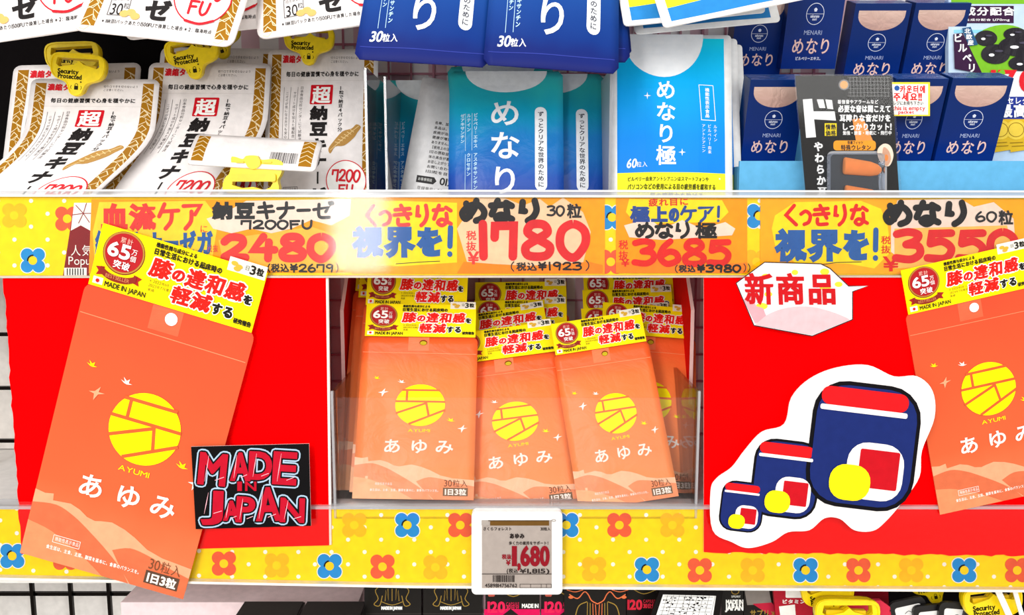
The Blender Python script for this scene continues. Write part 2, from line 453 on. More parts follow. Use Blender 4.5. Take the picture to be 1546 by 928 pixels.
def place(root, W, H, TL, TR, BR, BL, Yb, Yt, Yl=None):
    """stand a thing of local size W x H (origin bottom centre, x right, z up, front -y) on four points"""
    s = 0 if Yl is None else Yl
    bl, br, tl, tr = P(*BL, Yb + s), P(*BR, Yb), P(*TL, Yt + s), P(*TR, Yt)
    b = (bl + br) / 2; t = (tl + tr) / 2
    X = ((br - bl) + (tr - tl)) / 2; Z = t - b
    sx = X.length / W; sz = Z.length / H
    xn = X.normalized(); zn = (Z - xn * Z.dot(xn)); zn.normalize(); yn = zn.cross(xn)
    M_ = Matrix(((xn.x, yn.x, zn.x, b.x), (xn.y, yn.y, zn.y, b.y), (xn.z, yn.z, zn.z, b.z), (0, 0, 0, 1)))
    root.matrix_world = M_ @ Matrix.Diagonal((sx, (sx + sz) / 2, sz, 1))
    return root

#@@STRUCT
# ---------------------------------------------------------------- the setting and the shelf hardware
U = 0.001
def zof(py, Y): return P(773, py, Y).z
def xof(px, Y, py=464): return P(px, py, Y).x
Z1 = zof(352, 0.0)            # top of the upper shelf board
Z2 = zof(783, 0.0)            # top of the lower shelf board
Z3 = Z2 - 0.235               # bottom shelf board
Z0 = Z1 + 0.30                # top shelf board (above the frame)
YB = 0.212                     # back panel
XL, XR = -0.62, 0.62
wallm = bpy.data.materials.new('pink_striped_panel'); wallm.use_nodes = True
nt = wallm.node_tree; b = nt.nodes['Principled BSDF']; tc = nt.nodes.new('ShaderNodeTexCoord'); wv = nt.nodes.new('ShaderNodeTexWave')
wv.wave_type = 'BANDS'; wv.bands_direction = 'X'; wv.inputs['Scale'].default_value = 8.0; wv.inputs['Distortion'].default_value = 0
rp = nt.nodes.new('ShaderNodeValToRGB'); rp.color_ramp.elements[0].position = .44; rp.color_ramp.elements[1].position = .52
rp.color_ramp.elements[0].color = (*srgb('DDB4BE'), 1); rp.color_ramp.elements[1].color = (*srgb('F6F0EE'), 1)
nt.links.new(tc.outputs['Object'], wv.inputs['Vector']); nt.links.new(wv.outputs['Fac'], rp.inputs['Fac']); nt.links.new(rp.outputs['Color'], b.inputs['Base Color'])
o = boxes('wall_back', [(XL, XR, YB, YB + .02, 0.0, Z0 + .5)], wallm); o['kind'] = 'structure'

o = boxes('floor', [(-3, 3, -3.2, .6, -.05, 0)], M('D8D2C8', 'plastic')); o['kind'] = 'structure'

# maroon wire grid hung just in front of the panel
def wires(name, x0, x1, z0, z1, y, dx, dz, th, mat, **kw):
    l = []
    x = x0
    while x <= x1: l.append((x - th / 2, x + th / 2, y - th / 2, y + th / 2, z0, z1)); x += dx
    z = z0 + .01
    while z <= z1: l.append((x0 - .01, x1 + .01, y + th / 2, y + th * 1.5, z - th / 2, z + th / 2)); z += dz
    return boxes(name, l, mat, **kw)
g = wires('wire_grid', -.20, .32, Z3, Z0 + .3, YB - .0045, .0235, .030, .0022, M('B8687C', 'plastic'))
tag(g, 'maroon wire grid hanging in front of the pink striped back panel', 'wire grid')

def dark_board():
    o = boxes('backing_board', [(XL, xof(345, .2), .200, .203, Z1 + .001, Z0)], M('0E0B0C', 'matte'))
    tag(o, 'black backing board behind the white and gold pouches, upper left', 'board')
dark_board()
o = boxes('backing_board', [(XL, xof(488, .2), .2, .203, Z2 + .001, Z1 - .02)], M('EFE9E2', 'paper'))
tag(o, 'white backing board behind the left red display board', 'board')
g = wires('wire_grid', XL, xof(200, .1), Z3 - .02, Z1 - .06, .13, .040, .055, .0036, M('17120F', 'metal'))
tag(g, 'black wire grid at the lower left edge, in front of white board', 'wire grid')
o = boxes('backing_board', [(XL, xof(330, .2), .2, .204, Z3 - .1, Z2 - .02)], M('F4F0EB', 'paper'))
tag(o, 'white backing board below the lower shelf at the left', 'board')
o = boxes('backing_board', [(xof(1110, .2), XR, .2, .204, Z3 - .1, Z2 - .02)], M('0C0A0B', 'matte'))
tag(o, 'black backing board below the lower shelf at the right', 'board')

white_steel = M('F1EEEA', 'plastic')
def shelf(label, Z, px_bot, px_top, left_bot=None, depth=.205, thick=.02, art=None, base=None, curved=False, lip=None, cards=True, pts=None):
    root = empty('display_shelf', (0, 0, Z), label, 'shelf')
    boxes('shelf_board', [(XL, XR, .004, depth, Z - thick, Z)], white_steel, root, bevel=.001)
    boxes('rail_back', [(XL, XR, .0015, .004, P(0, px_bot, 0).z + .002, P(0, px_top, 0).z - .001)], white_steel, root)
    return root

# flower print shared by both paper strips
FB, FR, FY, YEL, WHT = M('1C93E6', 'print'), M('F0603C', 'print'), M('FFC414', 'print'), M('FFDC10', 'print'), M('FFFFFA', 'print')
def flower(a, x, y, m, r=1.0, lay=2, rim=True):
    for dx, dy in ((-1, -1), (1, -1), (1, 1), (-1, 1)):
        if rim and m is FB: a.ell(x + 8.6 * dx * r, y + 8.6 * dy * r, 11 * r, 11 * r, WHT, lay - .3, 18)
        a.ell(x + 8.6 * dx * r, y + 8.6 * dy * r, 9.7 * r, 9.7 * r, m, lay, 18)
    a.ell(x, y, 9 * r, 9 * r, m, lay, 16); a.ell(x, y, 6.6 * r, 6.6 * r, YEL, lay + 1, 18)

# upper shelf: paper strip, lip, cover
s1 = shelf('white metal upper shelf with yellow flowered price strip along its edge', Z1, 415, 299)
a = Art()
for x, y, m in ((22, 325, FY), (102, 330, FR), (50, 393, FB), (128, 392, FR), (924, 328, FB), (1146, 326, FB), (922, 395, FR), (1142, 395, FY)): flower(a, x, y, m, 1.0)
for i in range(-1, 64):
    for j in range(6):
        x = i * 50 + (25 if j % 2 else 0) - 3; y = 303 + j * 19.5
        if -20 < x < 1560 and all(math.hypot(x - fx, y - fy) > 21 for fx, fy in ((22, 325), (102, 330), (50, 393))): 
            if x < 140 or 905 < x < 935 or 1125 < x < 1150: a.ell(x, y, 3.3, 3.3, WHT, 1.5, 10)
STRIP = M('FFDC00', 'print', 1.0)
o = plane_sheet('strip_paper', a, [(-90, 296), (1640, 299), (1640, 417), (-90, 418)], STRIP, 0.0, .0012, s1)
def lipbar(name, py0, py1, Y0, Y1, parent, mat, slope=(0, 0)):
    xs_ = (-90, 1640); V = []
    for Y in (Y0, Y1):
        for x, s_ in zip(xs_, slope):
            p0 = P(x, py0 + s_, Y0); p1 = P(x, py1 + s_, Y0); V += [(p0.x, Y, p0.z), (p1.x, Y, p1.z)]
    F = [(0, 1, 3, 2), (4, 6, 7, 5), (0, 2, 6, 4), (1, 5, 7, 3), (0, 4, 5, 1), (2, 3, 7, 6)]
    return mesh_obj(name, V, F, [mat], parent=parent, origin=(0, Y0, V[1][2]))
lipbar('clear_lip', 289, 298, -.004, .010, s1, CLEAR_EDGE, (-1, 1))
lipbar('lip_edge', 286.5, 289.5, -.005, -.0015, s1, M('DDDCDD', 'plastic'), (-1, 1))
lipbar('lip_edge', 294.5, 297.5, -.005, -.0042, s1, M('F8F6F0', 'plastic'), (-1, 1))
lipbar('rail_foot', 415.5, 418.5, -.0055, .003, s1, M('CFC3B4', 'plastic'), (1, 0))
# convex clear cover over the strip
def cover(py0, py1, Y, sag, parent, slope=(0, 0)):
    n = 10; V = []; F = []
    for i in range(n + 1):
        t = i / n; py = py0 + (py1 - py0) * t
        y = Y - sag * math.sin(math.pi * .5 * t)
        for x, s_ in zip((-90, 1640), slope):
            p = P(x, py + s_, Y); V.append((p.x, y, p.z))
        if i: k = 2 * i; F.append((k - 2, k, k + 1, k - 1))
    return mesh_obj('clear_cover', V, F, [COVER], parent=parent, origin=(0, Y, V[-1][2]), smooth=[True] * len(F))
cover(297, 416, -.0042, .0022, s1, (0, 1))

# lower shelf
s2 = shelf('white metal lower shelf with yellow flowered price strip and red boards tucked in', Z2, 884, 768)
a = Art(); fl = []
for k in range(-8, 14):
    m = (FY, FB, FR)[k % 3]; fl.append((535 + 80 * k + (0 if k < 4 else 0), 792 + .002 * k, m))
for k in range(-6, 16): fl.append((418 + 79.8 * k, 853 + .9 * (k if k < 0 else 0) * 2.2 + min(k, 8) * .9, (FY, FB, FR)[k % 3]))
fl = [f for f in fl if -80 < f[0] < 1630]
for x, y, m in fl: flower(a, x, y, m)
for i in range(-2, 66):
    for j in range(7):
        x = i * 50 + (25 if j % 2 == 0 else 0) + .5; y = 777 + j * 18.6
        if j == 6: y = 886
        if x < 350: y -= (350 - x) * .03
        if -80 < x < 1625 and all(math.hypot(x - f[0], y - f[1]) > (17 if f[2] is not FY else 15) for f in fl) and y < (870 + x * .026 if x < 500 else 883 + (x - 500) * .025 if x < 700 else 889) - 1.5: a.ell(x, y, 3.2, 3.2, WHT, 1.5, 10)
o = plane_sheet('strip_paper', a, [(-90, 766), (1640, 768), (1640, 890), (1200, 889.5), (700, 888), (500, 883), (0, 870), (-90, 868)], STRIP, 0.0, .0012, s2)
lipbar('clear_lip', 764, 768.5, -.006, .012, s2, CLEAR_EDGE, (0, 0))
cover(768, 887, -.0050, .0012, s2, (-12, 2))
def edge_bar(py0l, py0r, hgt, parent, Y, mat, name='rail_foot'):
    V = []
    for Yy in (Y, Y + .006):
        for x, yy in ((-90, py0l), (620, (py0l + 2 * py0r) / 3), (1640, py0r)):
            p0 = P(x, yy, Y); p1 = P(x, yy + hgt, Y); V += [(p0.x, Yy, p0.z), (p1.x, Yy, p1.z)]
    F = [(0, 1, 3, 2), (2, 3, 5, 4), (6, 8, 9, 7), (8, 10, 11, 9), (0, 2, 8, 6), (2, 4, 10, 8), (1, 7, 9, 3), (3, 9, 11, 5), (0, 6, 7, 1), (4, 5, 11, 10)]
    return mesh_obj(name, V, F, [mat], parent=parent, origin=(0, Y, V[1][2]))
edge_bar(870, 891, 3.5, s2, -.0062, M('F6F0E6', 'plastic'))

# bottom shelf and top shelf (the latter above the frame, carries the overhanging pouches)
s3 = empty('display_shelf', (0, 0, Z3), 'pale pink bottom shelf under the lower goods', 'shelf')
boxes('shelf_board', [(XL, XR, .004, .205, Z3 - .02, Z3)], white_steel, s3)
s0 = empty('display_shelf', (0, 0, Z0), 'white metal shelf above carrying the overhanging pouches', 'shelf')
boxes('shelf_board', [(XL, XR, .06, .205, Z0 - .02, Z0)], white_steel, s0)
# side columns that carry the four shelves
up = empty('shelf_upright', (XL - .01, .13, 0), 'white steel upright at the far left of the shelves', 'upright')
boxes('post', [(XL - .03, XL, .0, 0.205, .001, Z0 + .5)], white_steel, up)
up = empty('shelf_upright', (XR + .01, .13, 0), 'white steel upright at the far right of the shelves', 'upright')
boxes('post', [(XR, XR + .03, .0, 0.205, .001, Z0 + .5)], white_steel, up)
# ---------------------------------------------------------------- price cards in the upper strip (pen lettering)
RED, RPK, BLU, BLK, INK = M('E4201E', 'print'), M('E8403C', 'print'), M('2C63B0', 'print'), M('1C1A1C', 'print'), M('2A2A2C', 'print')
ORG, ORG2, CRM, YLW = M('FFA51C', 'paper', 1.0), M('FF8A1E', 'paper', 1.0), M('FFE8D8', 'paper'), M('FFE21E', 'paper', 1.0)
def yencard(a, x, y, w_, h, txt, m): pass
YC = -.0012
# card 1
a = Art()
a.poly([(150, 305), (310, 303), (330, 330), (318, 408), (144, 410), (140, 350)], M('FFD83A', 'paper', 1.0), 1)
a.poly([(312, 330), (345, 318), (372, 303), (530, 300), (528, 325), (500, 340), (470, 332), (440, 345), (410, 352), (380, 345), (350, 352), (322, 345)], CRM, 1.3)
a.poly([(500, 352), (470, 342), (330, 362), (340, 408), (520, 408), (526, 360)], M('FFC24A', 'paper', 1.0), 1.1)
a.pen('血流ケア', 154, 308, 152, 37, 6, RPK, 3, widths=[1, 1, .85, .8]); a.text('に', 301, 338, 14, RPK, 3)
a.text('納豆キナーゼガ', 144, 346, 40, BLU, 3, w=178, bold=1.6)
a.pen('納豆キナーゼ', 322, 306, 180, 23, 5, INK, 3, widths=[1, 1, .9, .9, .7, 1])
a.pen('7200FU', 364, 333, 108, 12, 3.6, INK, 3)
a.text('税抜', 312, 368, 13, RPK, 3, vert=False, w=18)
a.pen('2480', 336, 357, 168, 33, 12, RPK, 4, gap=.18)
a.text('（税込', 395, 397, 14, INK, 4, w=42, bold=.5); a.pen('¥2679', 438, 399, 66, 11, 2.8, INK, 4); a.pen(')', 506, 397, 6, 14, 1.5, INK, 4)
c = plane_sheet('price_card', a, [(138, 301), (531, 302), (531, 411), (134, 412)], ORG, YC, .0004, None, 'orange price card reading 2480 in the upper strip, partly behind the yellow header', 'price card', 'handwritten orange price cards')
# card 2
a = Art()
a.poly([(560, 305), (600, 303), (690, 306), (690, 396), (600, 402), (560, 398)], YLW, 1)
a.poly([(700, 330), (690, 345), (705, 395), (790, 402), (880, 398), (892, 350), (880, 320), (850, 298), (830, 312), (815, 300), (790, 310), (760, 298), (720, 298)], M('FFD9B0', 'paper'), 1.2)
a.poly([(700, 395), (740, 398), (800, 401), (890, 395), (910, 400), (910, 412), (690, 412)], ORG2, 1.3)
a.pen('くっきりな', 552, 310, 130, 30, 6, RPK, 3, widths=[.6, .6, 1, .8, 1])
a.pen('視界を!', 534, 343, 152, 42, 8, BLU, 3, widths=[1, 1, .9, .3])
a.line([(598, 398), (640, 395), (664, 394)], 1, INK, 3)
a.pen('めなり', 697, 303, 120, 30, 10, BLK, 4, gap=.22); a.pen('30', 826, 311, 26, 14, 3.2, INK, 4); a.text('粒', 855, 306, 24, INK, 4, bold=.8)
a.text('税抜', 703, 347, 32, RPK, 3, w=17, vert=True, bold=.3); a.text('¥', 706, 378, 22, RPK, 3, w=18, bold=1)
a.pen('1780', 724, 338, 163, 49, 13, M('E0262C', 'print'), 5, widths=[.25, .8, 1, 1], gap=.22)
a.pen('(', 770, 395, 8, 14, 1.6, INK, 6); a.text('税込', 779, 395, 14, INK, 6, w=32, bold=.5); a.pen('¥1923', 812, 396, 66, 11, 2.8, BLK, 6, widths=[1, .4, 1, 1, 1]); a.pen(')', 882, 393, 9, 15, 1.6, INK, 6)
c = plane_sheet('price_card', a, [(531, 298), (913, 299), (913, 413), (531, 413)], ORG, YC, .0004, None, 'orange price card reading 1780 with black lettering above the big numerals', 'price card', 'handwritten orange price cards')
# card 3
a = Art()
a.poly([(950, 300), (1090, 302), (1100, 320), (1085, 335), (960, 338), (945, 320)], YLW, 1)
a.poly([(942, 340), (980, 330), (1000, 345), (1030, 332), (1060, 345), (1095, 335), (1110, 345), (1105, 355), (1000, 362), (950, 358)], CRM, 1.2)
a.poly([(930, 396), (1000, 392), (1060, 400), (1128, 396), (1128, 412), (930, 412)], ORG2, 1.1)
a.text('疲れ目に', 978, 299, 13, RED, 3, w=62, rot=-.03, bold=.3)
a.pen('極上のケア!', 952, 312, 136, 22, 4.2, M('284C9C', 'print'), 3, widths=[1.2, 1, .6, 1, 1, .3])
a.pen('めなり', 960, 337, 84, 21, 5, BLK, 3.5); a.text('極', 1048, 334, 27, BLK, 3.5, w=36, bold=1.2)
a.text('税抜', 933, 361, 32, RED, 3, w=16, vert=True, bold=.2); a.text('¥', 937, 390, 13, RED, 3, w=14, bold=.4)
a.pen('3685', 956, 364, 146, 34, 9.5, M('E6241A', 'print'), 4, gap=.14)
a.pen('(', 1018, 400, 6, 11, 1.4, INK, 5); a.text('税込', 1024, 399, 12, INK, 5, w=26, bold=.5); a.pen('¥3980', 1052, 400, 66, 10, 3, BLK, 5); a.pen('))', 1121, 398, 12, 12, 1.2, INK, 5)
c = plane_sheet('price_card', a, [(930, 299), (1128, 300), (1128, 412), (930, 412)], M('FFA010', 'paper', 1.0), YC, .0004, None, 'small orange price card reading 3685, right of the 1780 card', 'price card', 'handwritten orange price cards')
# card 4
a = Art()
a.poly([(1170, 325), (1200, 305), (1300, 303), (1330, 315), (1340, 340), (1345, 380), (1320, 405), (1280, 398), (1200, 396), (1170, 370), (1165, 345)], YLW, 1)
a.poly([(1345, 330), (1355, 302), (1450, 300), (1470, 312), (1500, 305), (1530, 330), (1535, 400), (1480, 395), (1370, 400), (1345, 380)], CRM, 1.1)
a.poly([(1350, 345), (1520, 340), (1535, 400), (1350, 405)], M('FFCB66', 'paper'), 1.2)
a.pen('くっきりな', 1184, 310, 126, 29, 5.5, RED, 3, widths=[.8, .6, 1, .9, 1])
a.pen('視界を!', 1172, 347, 154, 44, 8, BLU, 3, widths=[1, 1.1, .9, .2])
a.line([(1236, 400), (1262, 396), (1300, 395)], 1, INK, 3)
a.pen('めなり', 1336, 306, 126, 32, 10, BLK, 4, gap=.2); a.pen('60', 1472, 320, 32, 14, 3.2, INK, 4); a.text('粒', 1506, 316, 24, INK, 4, bold=.8)
a.text('税抜', 1329, 355, 28, RED, 3, w=16, vert=True, bold=.2); a.text('¥', 1332, 385, 26, RED, 3, w=26, bold=.9)
a.pen('3550', 1350, 350, 184, 42, 12, M('E4282C', 'print'), 4, gap=.14)
a.pen('34', 1504, 400, 26, 11, 3, BLK, 5); a.pen(')', 1536, 397, 6, 15, 1.5, INK, 5)
c = plane_sheet('price_card', a, [(1148, 300), (1640, 301), (1640, 414), (1148, 413)], M('FFB01E', 'paper', 1.0), YC, .0004, None, 'orange price card reading 3550, at the right end of the upper strip', 'price card', 'handwritten orange price cards')
# dark red ranking card
a = Art()
a.poly([(112, 306), (144, 306), (140, 350), (122, 340), (107, 348)], WHT, 1)
for k in range(6): a.line([(126, 322), (126 + 17 * math.cos(k), 322 + 16 * math.sin(k))], 1.2, M('8E2B34', 'print'), 2)
a.rect(97, 404, 131, 416, WHT, 1)
for i in range(7): a.rect(101 + i * 4, 405, 102.6 + i * 4, 415, INK, 2)
a.text('人気', 106, 368, 19, WHT, 2, w=34); a.text('Popular', 103, 385, 16, WHT, 2, w=52)
plane_sheet('ranking_card', a, [(112, 306), (146, 306), (134, 416), (95, 416)], M('8A1E24', 'print'), -.0006, .0004, None, 'dark red ranking card with white flower, tucked left of the orange cards', 'card')

# ---------------------------------------------------------------- red display boards
REDB = M('FF0003', 'card', .95)
l = [(6, 418.5), (492, 418.5), (497, 823), (420, 825), (300, 828), (160, 832), (33, 836)]
jag = []; random.seed(3)
for k in range(40):
    t = k / 39; y = 836 - t * 416; x = 33 - t * 28 + random.uniform(-1.6, 1.6); jag.append((x, y))
board1 = plane_sheet('display_board', None, l[1:6] + jag + [], REDB, -.0022, .0010, None, 'large red display board with ragged left edge, lower left of the shelf', 'display board', side=M('F6D8D0', 'paper'))
edge = plane_sheet('edge_strip', None, [(492, 419), (495.5, 419), (500.5, 822), (497.2, 822.5)], M('F8EDE6', 'paper'), -.0020, .003, board1)
rj = [(1062.5, 833), (1062.5, 418.5), (1640, 418.5), (1640, 842)]
random.seed(5); x = 1630
while x > 1070: rj.append((x, 834 + (x - 1063) * .010 + random.uniform(-1.5, 1.5))); x -= random.uniform(4, 14)
board2 = plane_sheet('display_board', None, rj, REDB, -.0022, .0010, None, 'large red display board filling the lower right of the shelf', 'display board', side=M('F6D8D0', 'paper'))

# ---------------------------------------------------------------- orange pouch (shared art)
def make_header(flat=True):
    a = Art(); Y_ = M('FFE600', 'print', 1.0)
    K = M('1E1A12', 'print'); R_ = M('EE1C12', 'print'); W_ = WHT; DR = M('A8201E', 'print'); GD = M('B8863A', 'print')
    a.ell(17.5, 12.6, 12.0, 12.0, M('7C2A1A', 'print'), 1, 36); a.ell(17.5, 12.4, 11.6, 11.6, GD, 1.3, 36); a.ell(17.5, 12.4, 10.7, 10.7, M('B32024', 'print'), 1.6, 36)
    a.poly([(4, 23.5), (9, 22.5), (9, 27), (5, 28), (6, 25.5)], DR, 1.8); a.poly([(31, 23.5), (26, 22.5), (26, 27), (30, 28), (29, 25.5)], DR, 1.8)
    a.poly(catmull([(7, 22.5), (12, 25), (17.5, 25.6), (23, 25), (28, 22.5)], 4) + catmull([(28, 26.3), (23, 28.6), (17.5, 29.2), (12, 28.6), (7, 26.3)], 4), M('8C2A1E', 'print'), 2.2)
    a.text('BESTSELLER', 10.5, 25.4, 2.6, M('D98A5A', 'print'), 3, w=14)
    a.text('累計', 14, 3.6, 3.8, M('F2B8A8', 'print'), 3); a.text('65', 8.2, 6.6, 9.8, W_, 3, w=13.5, bold=.35); a.text('万', 21.6, 8.4, 3.8, W_, 3); a.text('個', 21.6, 12.2, 3.8, W_, 3); a.text('突破', 13, 16.6, 5, W_, 3, w=10, bold=.1)
    a.rect(4, 29.2, 9.6, 33, W_, 1); a.ell(6.8, 31.1, 1.1, 1.1, R_, 2, 14); a.text('MADE IN JAPAN', 11, 29.6, 3.6, K, 2, w=24, bold=.1)
    a.text('機能性関与成分による', 34, 1.0, 2.9, K, 2, w=24, bold=.14); a.text('日常生活における起床時の', 33.5, 4.2, 3.9, K, 2, w=40, bold=.2)
    a.rect(75.5, -3.0, 97.5, 4.6, M('F8F4E4', 'paper'), 1); 
    for ex_, ey_ in ((79, 0), (82, 1.2), (81, 2.6)): a.ell(ex_, ey_, 2.0, 1.3, M('E2B23A', 'print'), 2, 12)
    a.text('日', 85, -1.2, 3.2, K, 2); a.text('3', 88.2, -2.4, 6.2, K, 2, w=3.6, bold=.2); a.text('粒', 92, -1.6, 4.6, K, 2, w=4.4, bold=.2)
    a.text('膝', 33, 8.6, 11.6, R_, 4, w=13, bold=.55, shear=.12, outline=(W_, .75)); a.text('の', 46, 11.2, 8, R_, 4, w=8.2, bold=.5, shear=.12, outline=(W_, .7))
    a.text('違和感', 54, 8.6, 11.6, R_, 4, w=34.5, bold=.55, shear=.12, outline=(W_, .75)); a.text('を', 88.6, 14.2, 6, K, 4, w=6, bold=.35, outline=(W_, .5))
    a.text('軽減', 48, 20.4, 10.6, R_, 5, w=24, bold=.55, shear=.12, outline=(W_, .7)); a.text('する', 72.6, 23.2, 7.4, K, 5, w=13.5, bold=.4, outline=(W_, .5))
    a.text('研究報告', 86.4, 28.8, 3.2, K, 3, w=10.5, bold=.2)
    for i, t in enumerate(('※2022年1月～', '2023年7月累計', '実績')): a.text(t, 35, 21.6 + i * 2.5, 2.1, M('6A5A14', 'print'), 2)
    # drop shade lines of the red letters (printed)
    return a, Y_
def bird(a, x, y, s_, m, kind=0, lay=2):
    if kind == 0: a.poly([(x - 3 * s_, y - .6 * s_), (x - .6 * s_, y + .2 * s_), (x - 1.8 * s_, y - 2.2 * s_), (x + .2 * s_, y - .6 * s_), (x + 1.6 * s_, y - 1.8 * s_), (x + 1.4 * s_, y + .4 * s_), (x + 3.4 * s_, y + .6 * s_), (x + .6 * s_, y + 1.2 * s_), (x - 1 * s_, y + .8 * s_)], m, lay)
    else: a.poly([(x - 3.2 * s_, y), (x - .8 * s_, y - .6 * s_), (x + 1.2 * s_, y - 3 * s_), (x + .8 * s_, y - .6 * s_), (x + 3.4 * s_, y - .6 * s_), (x + .8 * s_, y + .4 * s_), (x - .6 * s_, y + 3.2 * s_), (x - .9 * s_, y + .5 * s_)], m, lay)
def ayumi_art(poster):
    a = Art(); SUN = M('FFE800', 'print', 1.0); PALE = M('FFC39A' if not poster else 'F3A67C', 'pouch'); HILL = M('F9925F' if not poster else 'DC6D45', 'pouch'); LOW = M('FBB07C' if not poster else 'E88F60', 'pouch')
    WP = M('FFF4EA', 'print'); seam = M('FF9A66' if not poster else 'EE8A60', 'pouch')
    base = 'x'
    a.poly([(0, 123), (6, 124), (11, 123), (11.5, 127), (22, 126), (28, 128), (33, 131), (38, 132), (42, 131), (48, 130), (56, 132), (63, 135), (72, 140), (82, 142.5), (100, 144), (100, 163), (0, 163)], PALE, 1)
    a.poly(catmull([(0, 131), (14, 129), (26, 133), (38, 140), (50, 148), (60, 156), (66, 163)], 4) + [(0, 163)], HILL, 1.4)
    a.poly(catmull([(52, 146), (62, 142), (74, 143.5), (86, 147), (100, 150)], 4) + [(100, 163), (67, 163), (60, 156)], HILL, 1.4)
    a.poly(catmull([(0, 142), (15, 145), (35, 154), (50, 163)], 4) + [(0, 163)], LOW, 1.7)
    a.ell(53, 71.5, 21, 21, SUN, 2, 48)
    cr_ = M('F07038' if not poster else 'D9602E', 'print')
    def ch(x0, y0, x1, y1): a.line([(x0, y0), (x1, y1)], 2.0, cr_, 3, cap=False)
    ch(37.5, 56.5, 69, 56.5); ch(41.5, 56.5, 41.5, 68); ch(32.2, 68, 74, 68); ch(33, 80, 58, 69.5); ch(58, 69, 60.5, 82); ch(44, 90.5, 74.2, 76)
    a.text('AYUMI', 43.5, 94.8, 4.0, SUN, 2, w=19)
    for t, x in (('あ', 22.5), ('ゆ', 45), ('み', 66)): a.text(t, x, 104, 16, WP, 2, w=17, bold=.3)
    bird(a, 14.5, 44, 1.0, SUN, 0); bird(a, 36, 48, 1.1, WP, 0); bird(a, 21, 59, 1.4, PALE if poster else WP, 1); bird(a, 79, 86, 1.2, SUN, 0); bird(a, 89, 94, 1.3, WP, 1)
    tx = M('6E4630', 'print'); a.text('30粒入', 75, 143.2, 8, M('7A4A30', 'print'), 3, w=20)
    a.rect(74.5, 151.6, 95, 159.4, M('7C6148' if not poster else '5A4234', 'print'), 3); a.text('1日3粒', 76, 152.2, 6.6, WP, 4, w=18, bold=.25)
    if poster: a.line([(17, 146.6), (33, 146.6), (33, 151), (17, 151)], .3, WP, 3, closed=True, cap=False)
    a.text('機能性表示食品', 18, 147.1, 3, WP, 3, w=14.5); a.text('食生活は、主食、主菜、副菜を基本に、食事のバランスを。', 14, 153, 2.8, WP, 3, w=58, bold=.06)
    # heat-seal frames and crease
    if True:
        a.line([(1, 17), (99, 18)], .5, seam, 1, cap=False); a.rect(40, 1, 58, 15, M('F87A48' if not poster else 'DD6440', 'pouch'), .6)
    return a
OUT_A = rrect(0, 0, 100, 163, 5.5, 5)
def sstep(t): t = min(max(t, 0), 1); return t * t * (3 - 2 * t)
def bulge(W, H, amp, top=18, p=.55, rip=.0003):
    def f(x, y):
        u_ = min(max(x / W, 0), 1); v_ = min(max((y - top) / (H - top), 0), 1)
        b_ = amp * sstep(min(u_, 1 - u_) / .34) * sstep(min(v_, 1 - v_) / .3)
        return b_ + rip * math.sin(x * .11 + y * .05) * math.sin(y * .09) * (1 if .03 < u_ < .97 else 0)
    return f
def grid(W, H, nx, ny): return [W * i / nx for i in range(1, nx)], [H * i / ny for i in range(1, ny)]
def make_pouch(name, body, art, outline, base, W, H, amp, amp2, top, nx=14, ny=20, lean=None, parent=None, back=None, warp=None, th=.0004):
    xs, ys = grid(W, H, nx, ny)
    def onto_grid(g):
        """height read off the body's own facets, so print follows them"""
        c = {}
        def at(i, j):
            if (i, j) not in c: c[(i, j)] = g(W * i / nx, H * j / ny)
            return c[(i, j)]
        def h(x, y):
            a, b_ = min(max(x / W * nx, 0), nx - 1e-9), min(max(y / H * ny, 0), ny - 1e-9); i, j = int(a), int(b_); a -= i; b_ -= j
            return (at(i, j) * (1 - a) + at(i + 1, j) * a) * (1 - b_) + (at(i, j + 1) * (1 - a) + at(i + 1, j + 1) * a) * b_
        return h
    f = onto_grid(bulge(W, H, amp, top)); f2 = bulge(W, H, amp2, top)
    wp = warp or (lambda x, y: (0, 0))
    def fr(x, y, l): dx, dy = wp(x, y); return ((x - W / 2 + dx) * U, -f(x, y) - th - l * DZ + dy, (H - y) * U)
    def bk(x, y): dx, dy = wp(x, y); return ((x - W / 2 + dx) * U, f2(x, y) * .6 + th + dy, (H - y) * U)
    return build(body, art, outline, base, fr, bk, parent=parent, xs=xs, ys=ys, backmat=back)
hdr_art, HDRY = make_header()
def header_part(root, dz=.0016):
    W, H = 100, 163
    fr = lambda x, y, l: ((x - 50) * U, -dz - .0006 - l * DZ, (H + 34 - y) * U)
    bk = lambda x, y: ((x - 50) * U, -dz, (H + 34 - y) * U)
    # header art is authored in x 0..100, y 0..34 with its own left edge at x=2
    return build('header_card', hdr_art, [(2, 0), (98, 0), (98, 34.6), (2, 34.6)], HDRY, fr, bk, parent=root, smooth=False)
AY_BASE = grad('orange_pouch_print', [(0, 'FF9A58'), (.45, 'FF8848'), (.8, 'FF783C'), (.9, 'FF6630'), (1, 'FF6630')], 0, .163, 'pouch', noise=.04)
AY_POST = grad('orange_poster_print', [(0, 'E67E50'), (.3, 'DE6238'), (.7, 'DC5832'), (1, 'E04E30')], 0, .163, 'print', noise=.12)
ayu = ayumi_art(False)
HOLE = ell(53, 6.5, 3.2, 2.6, 16)
def make_ayumi():
    root = empty('supplement_pouch', (0, 0, 0))
    make_pouch('x', 'pouch_body', ayu, OUT_A, AY_BASE, 100, 163, .0042, .001, 20, 14, 20, parent=root)
    # hang hole: dark recess ring pressed in the top seal
    h = Art(); h.ell(53, 6.5, 3.4, 2.9, M('7A3A14', 'matte'), 1.4, 20); h.ell(53, 7.0, 2.8, 2.1, M('C9B21C', 'print'), 1.8, 20)
    fr = lambda x, y, l: ((x - 50) * U, -.0006 - l * DZ, (163 - y) * U)
    build('hang_hole', h, None, None, fr, None, parent=root)
    header_part(root)
    return root
src = make_ayumi()
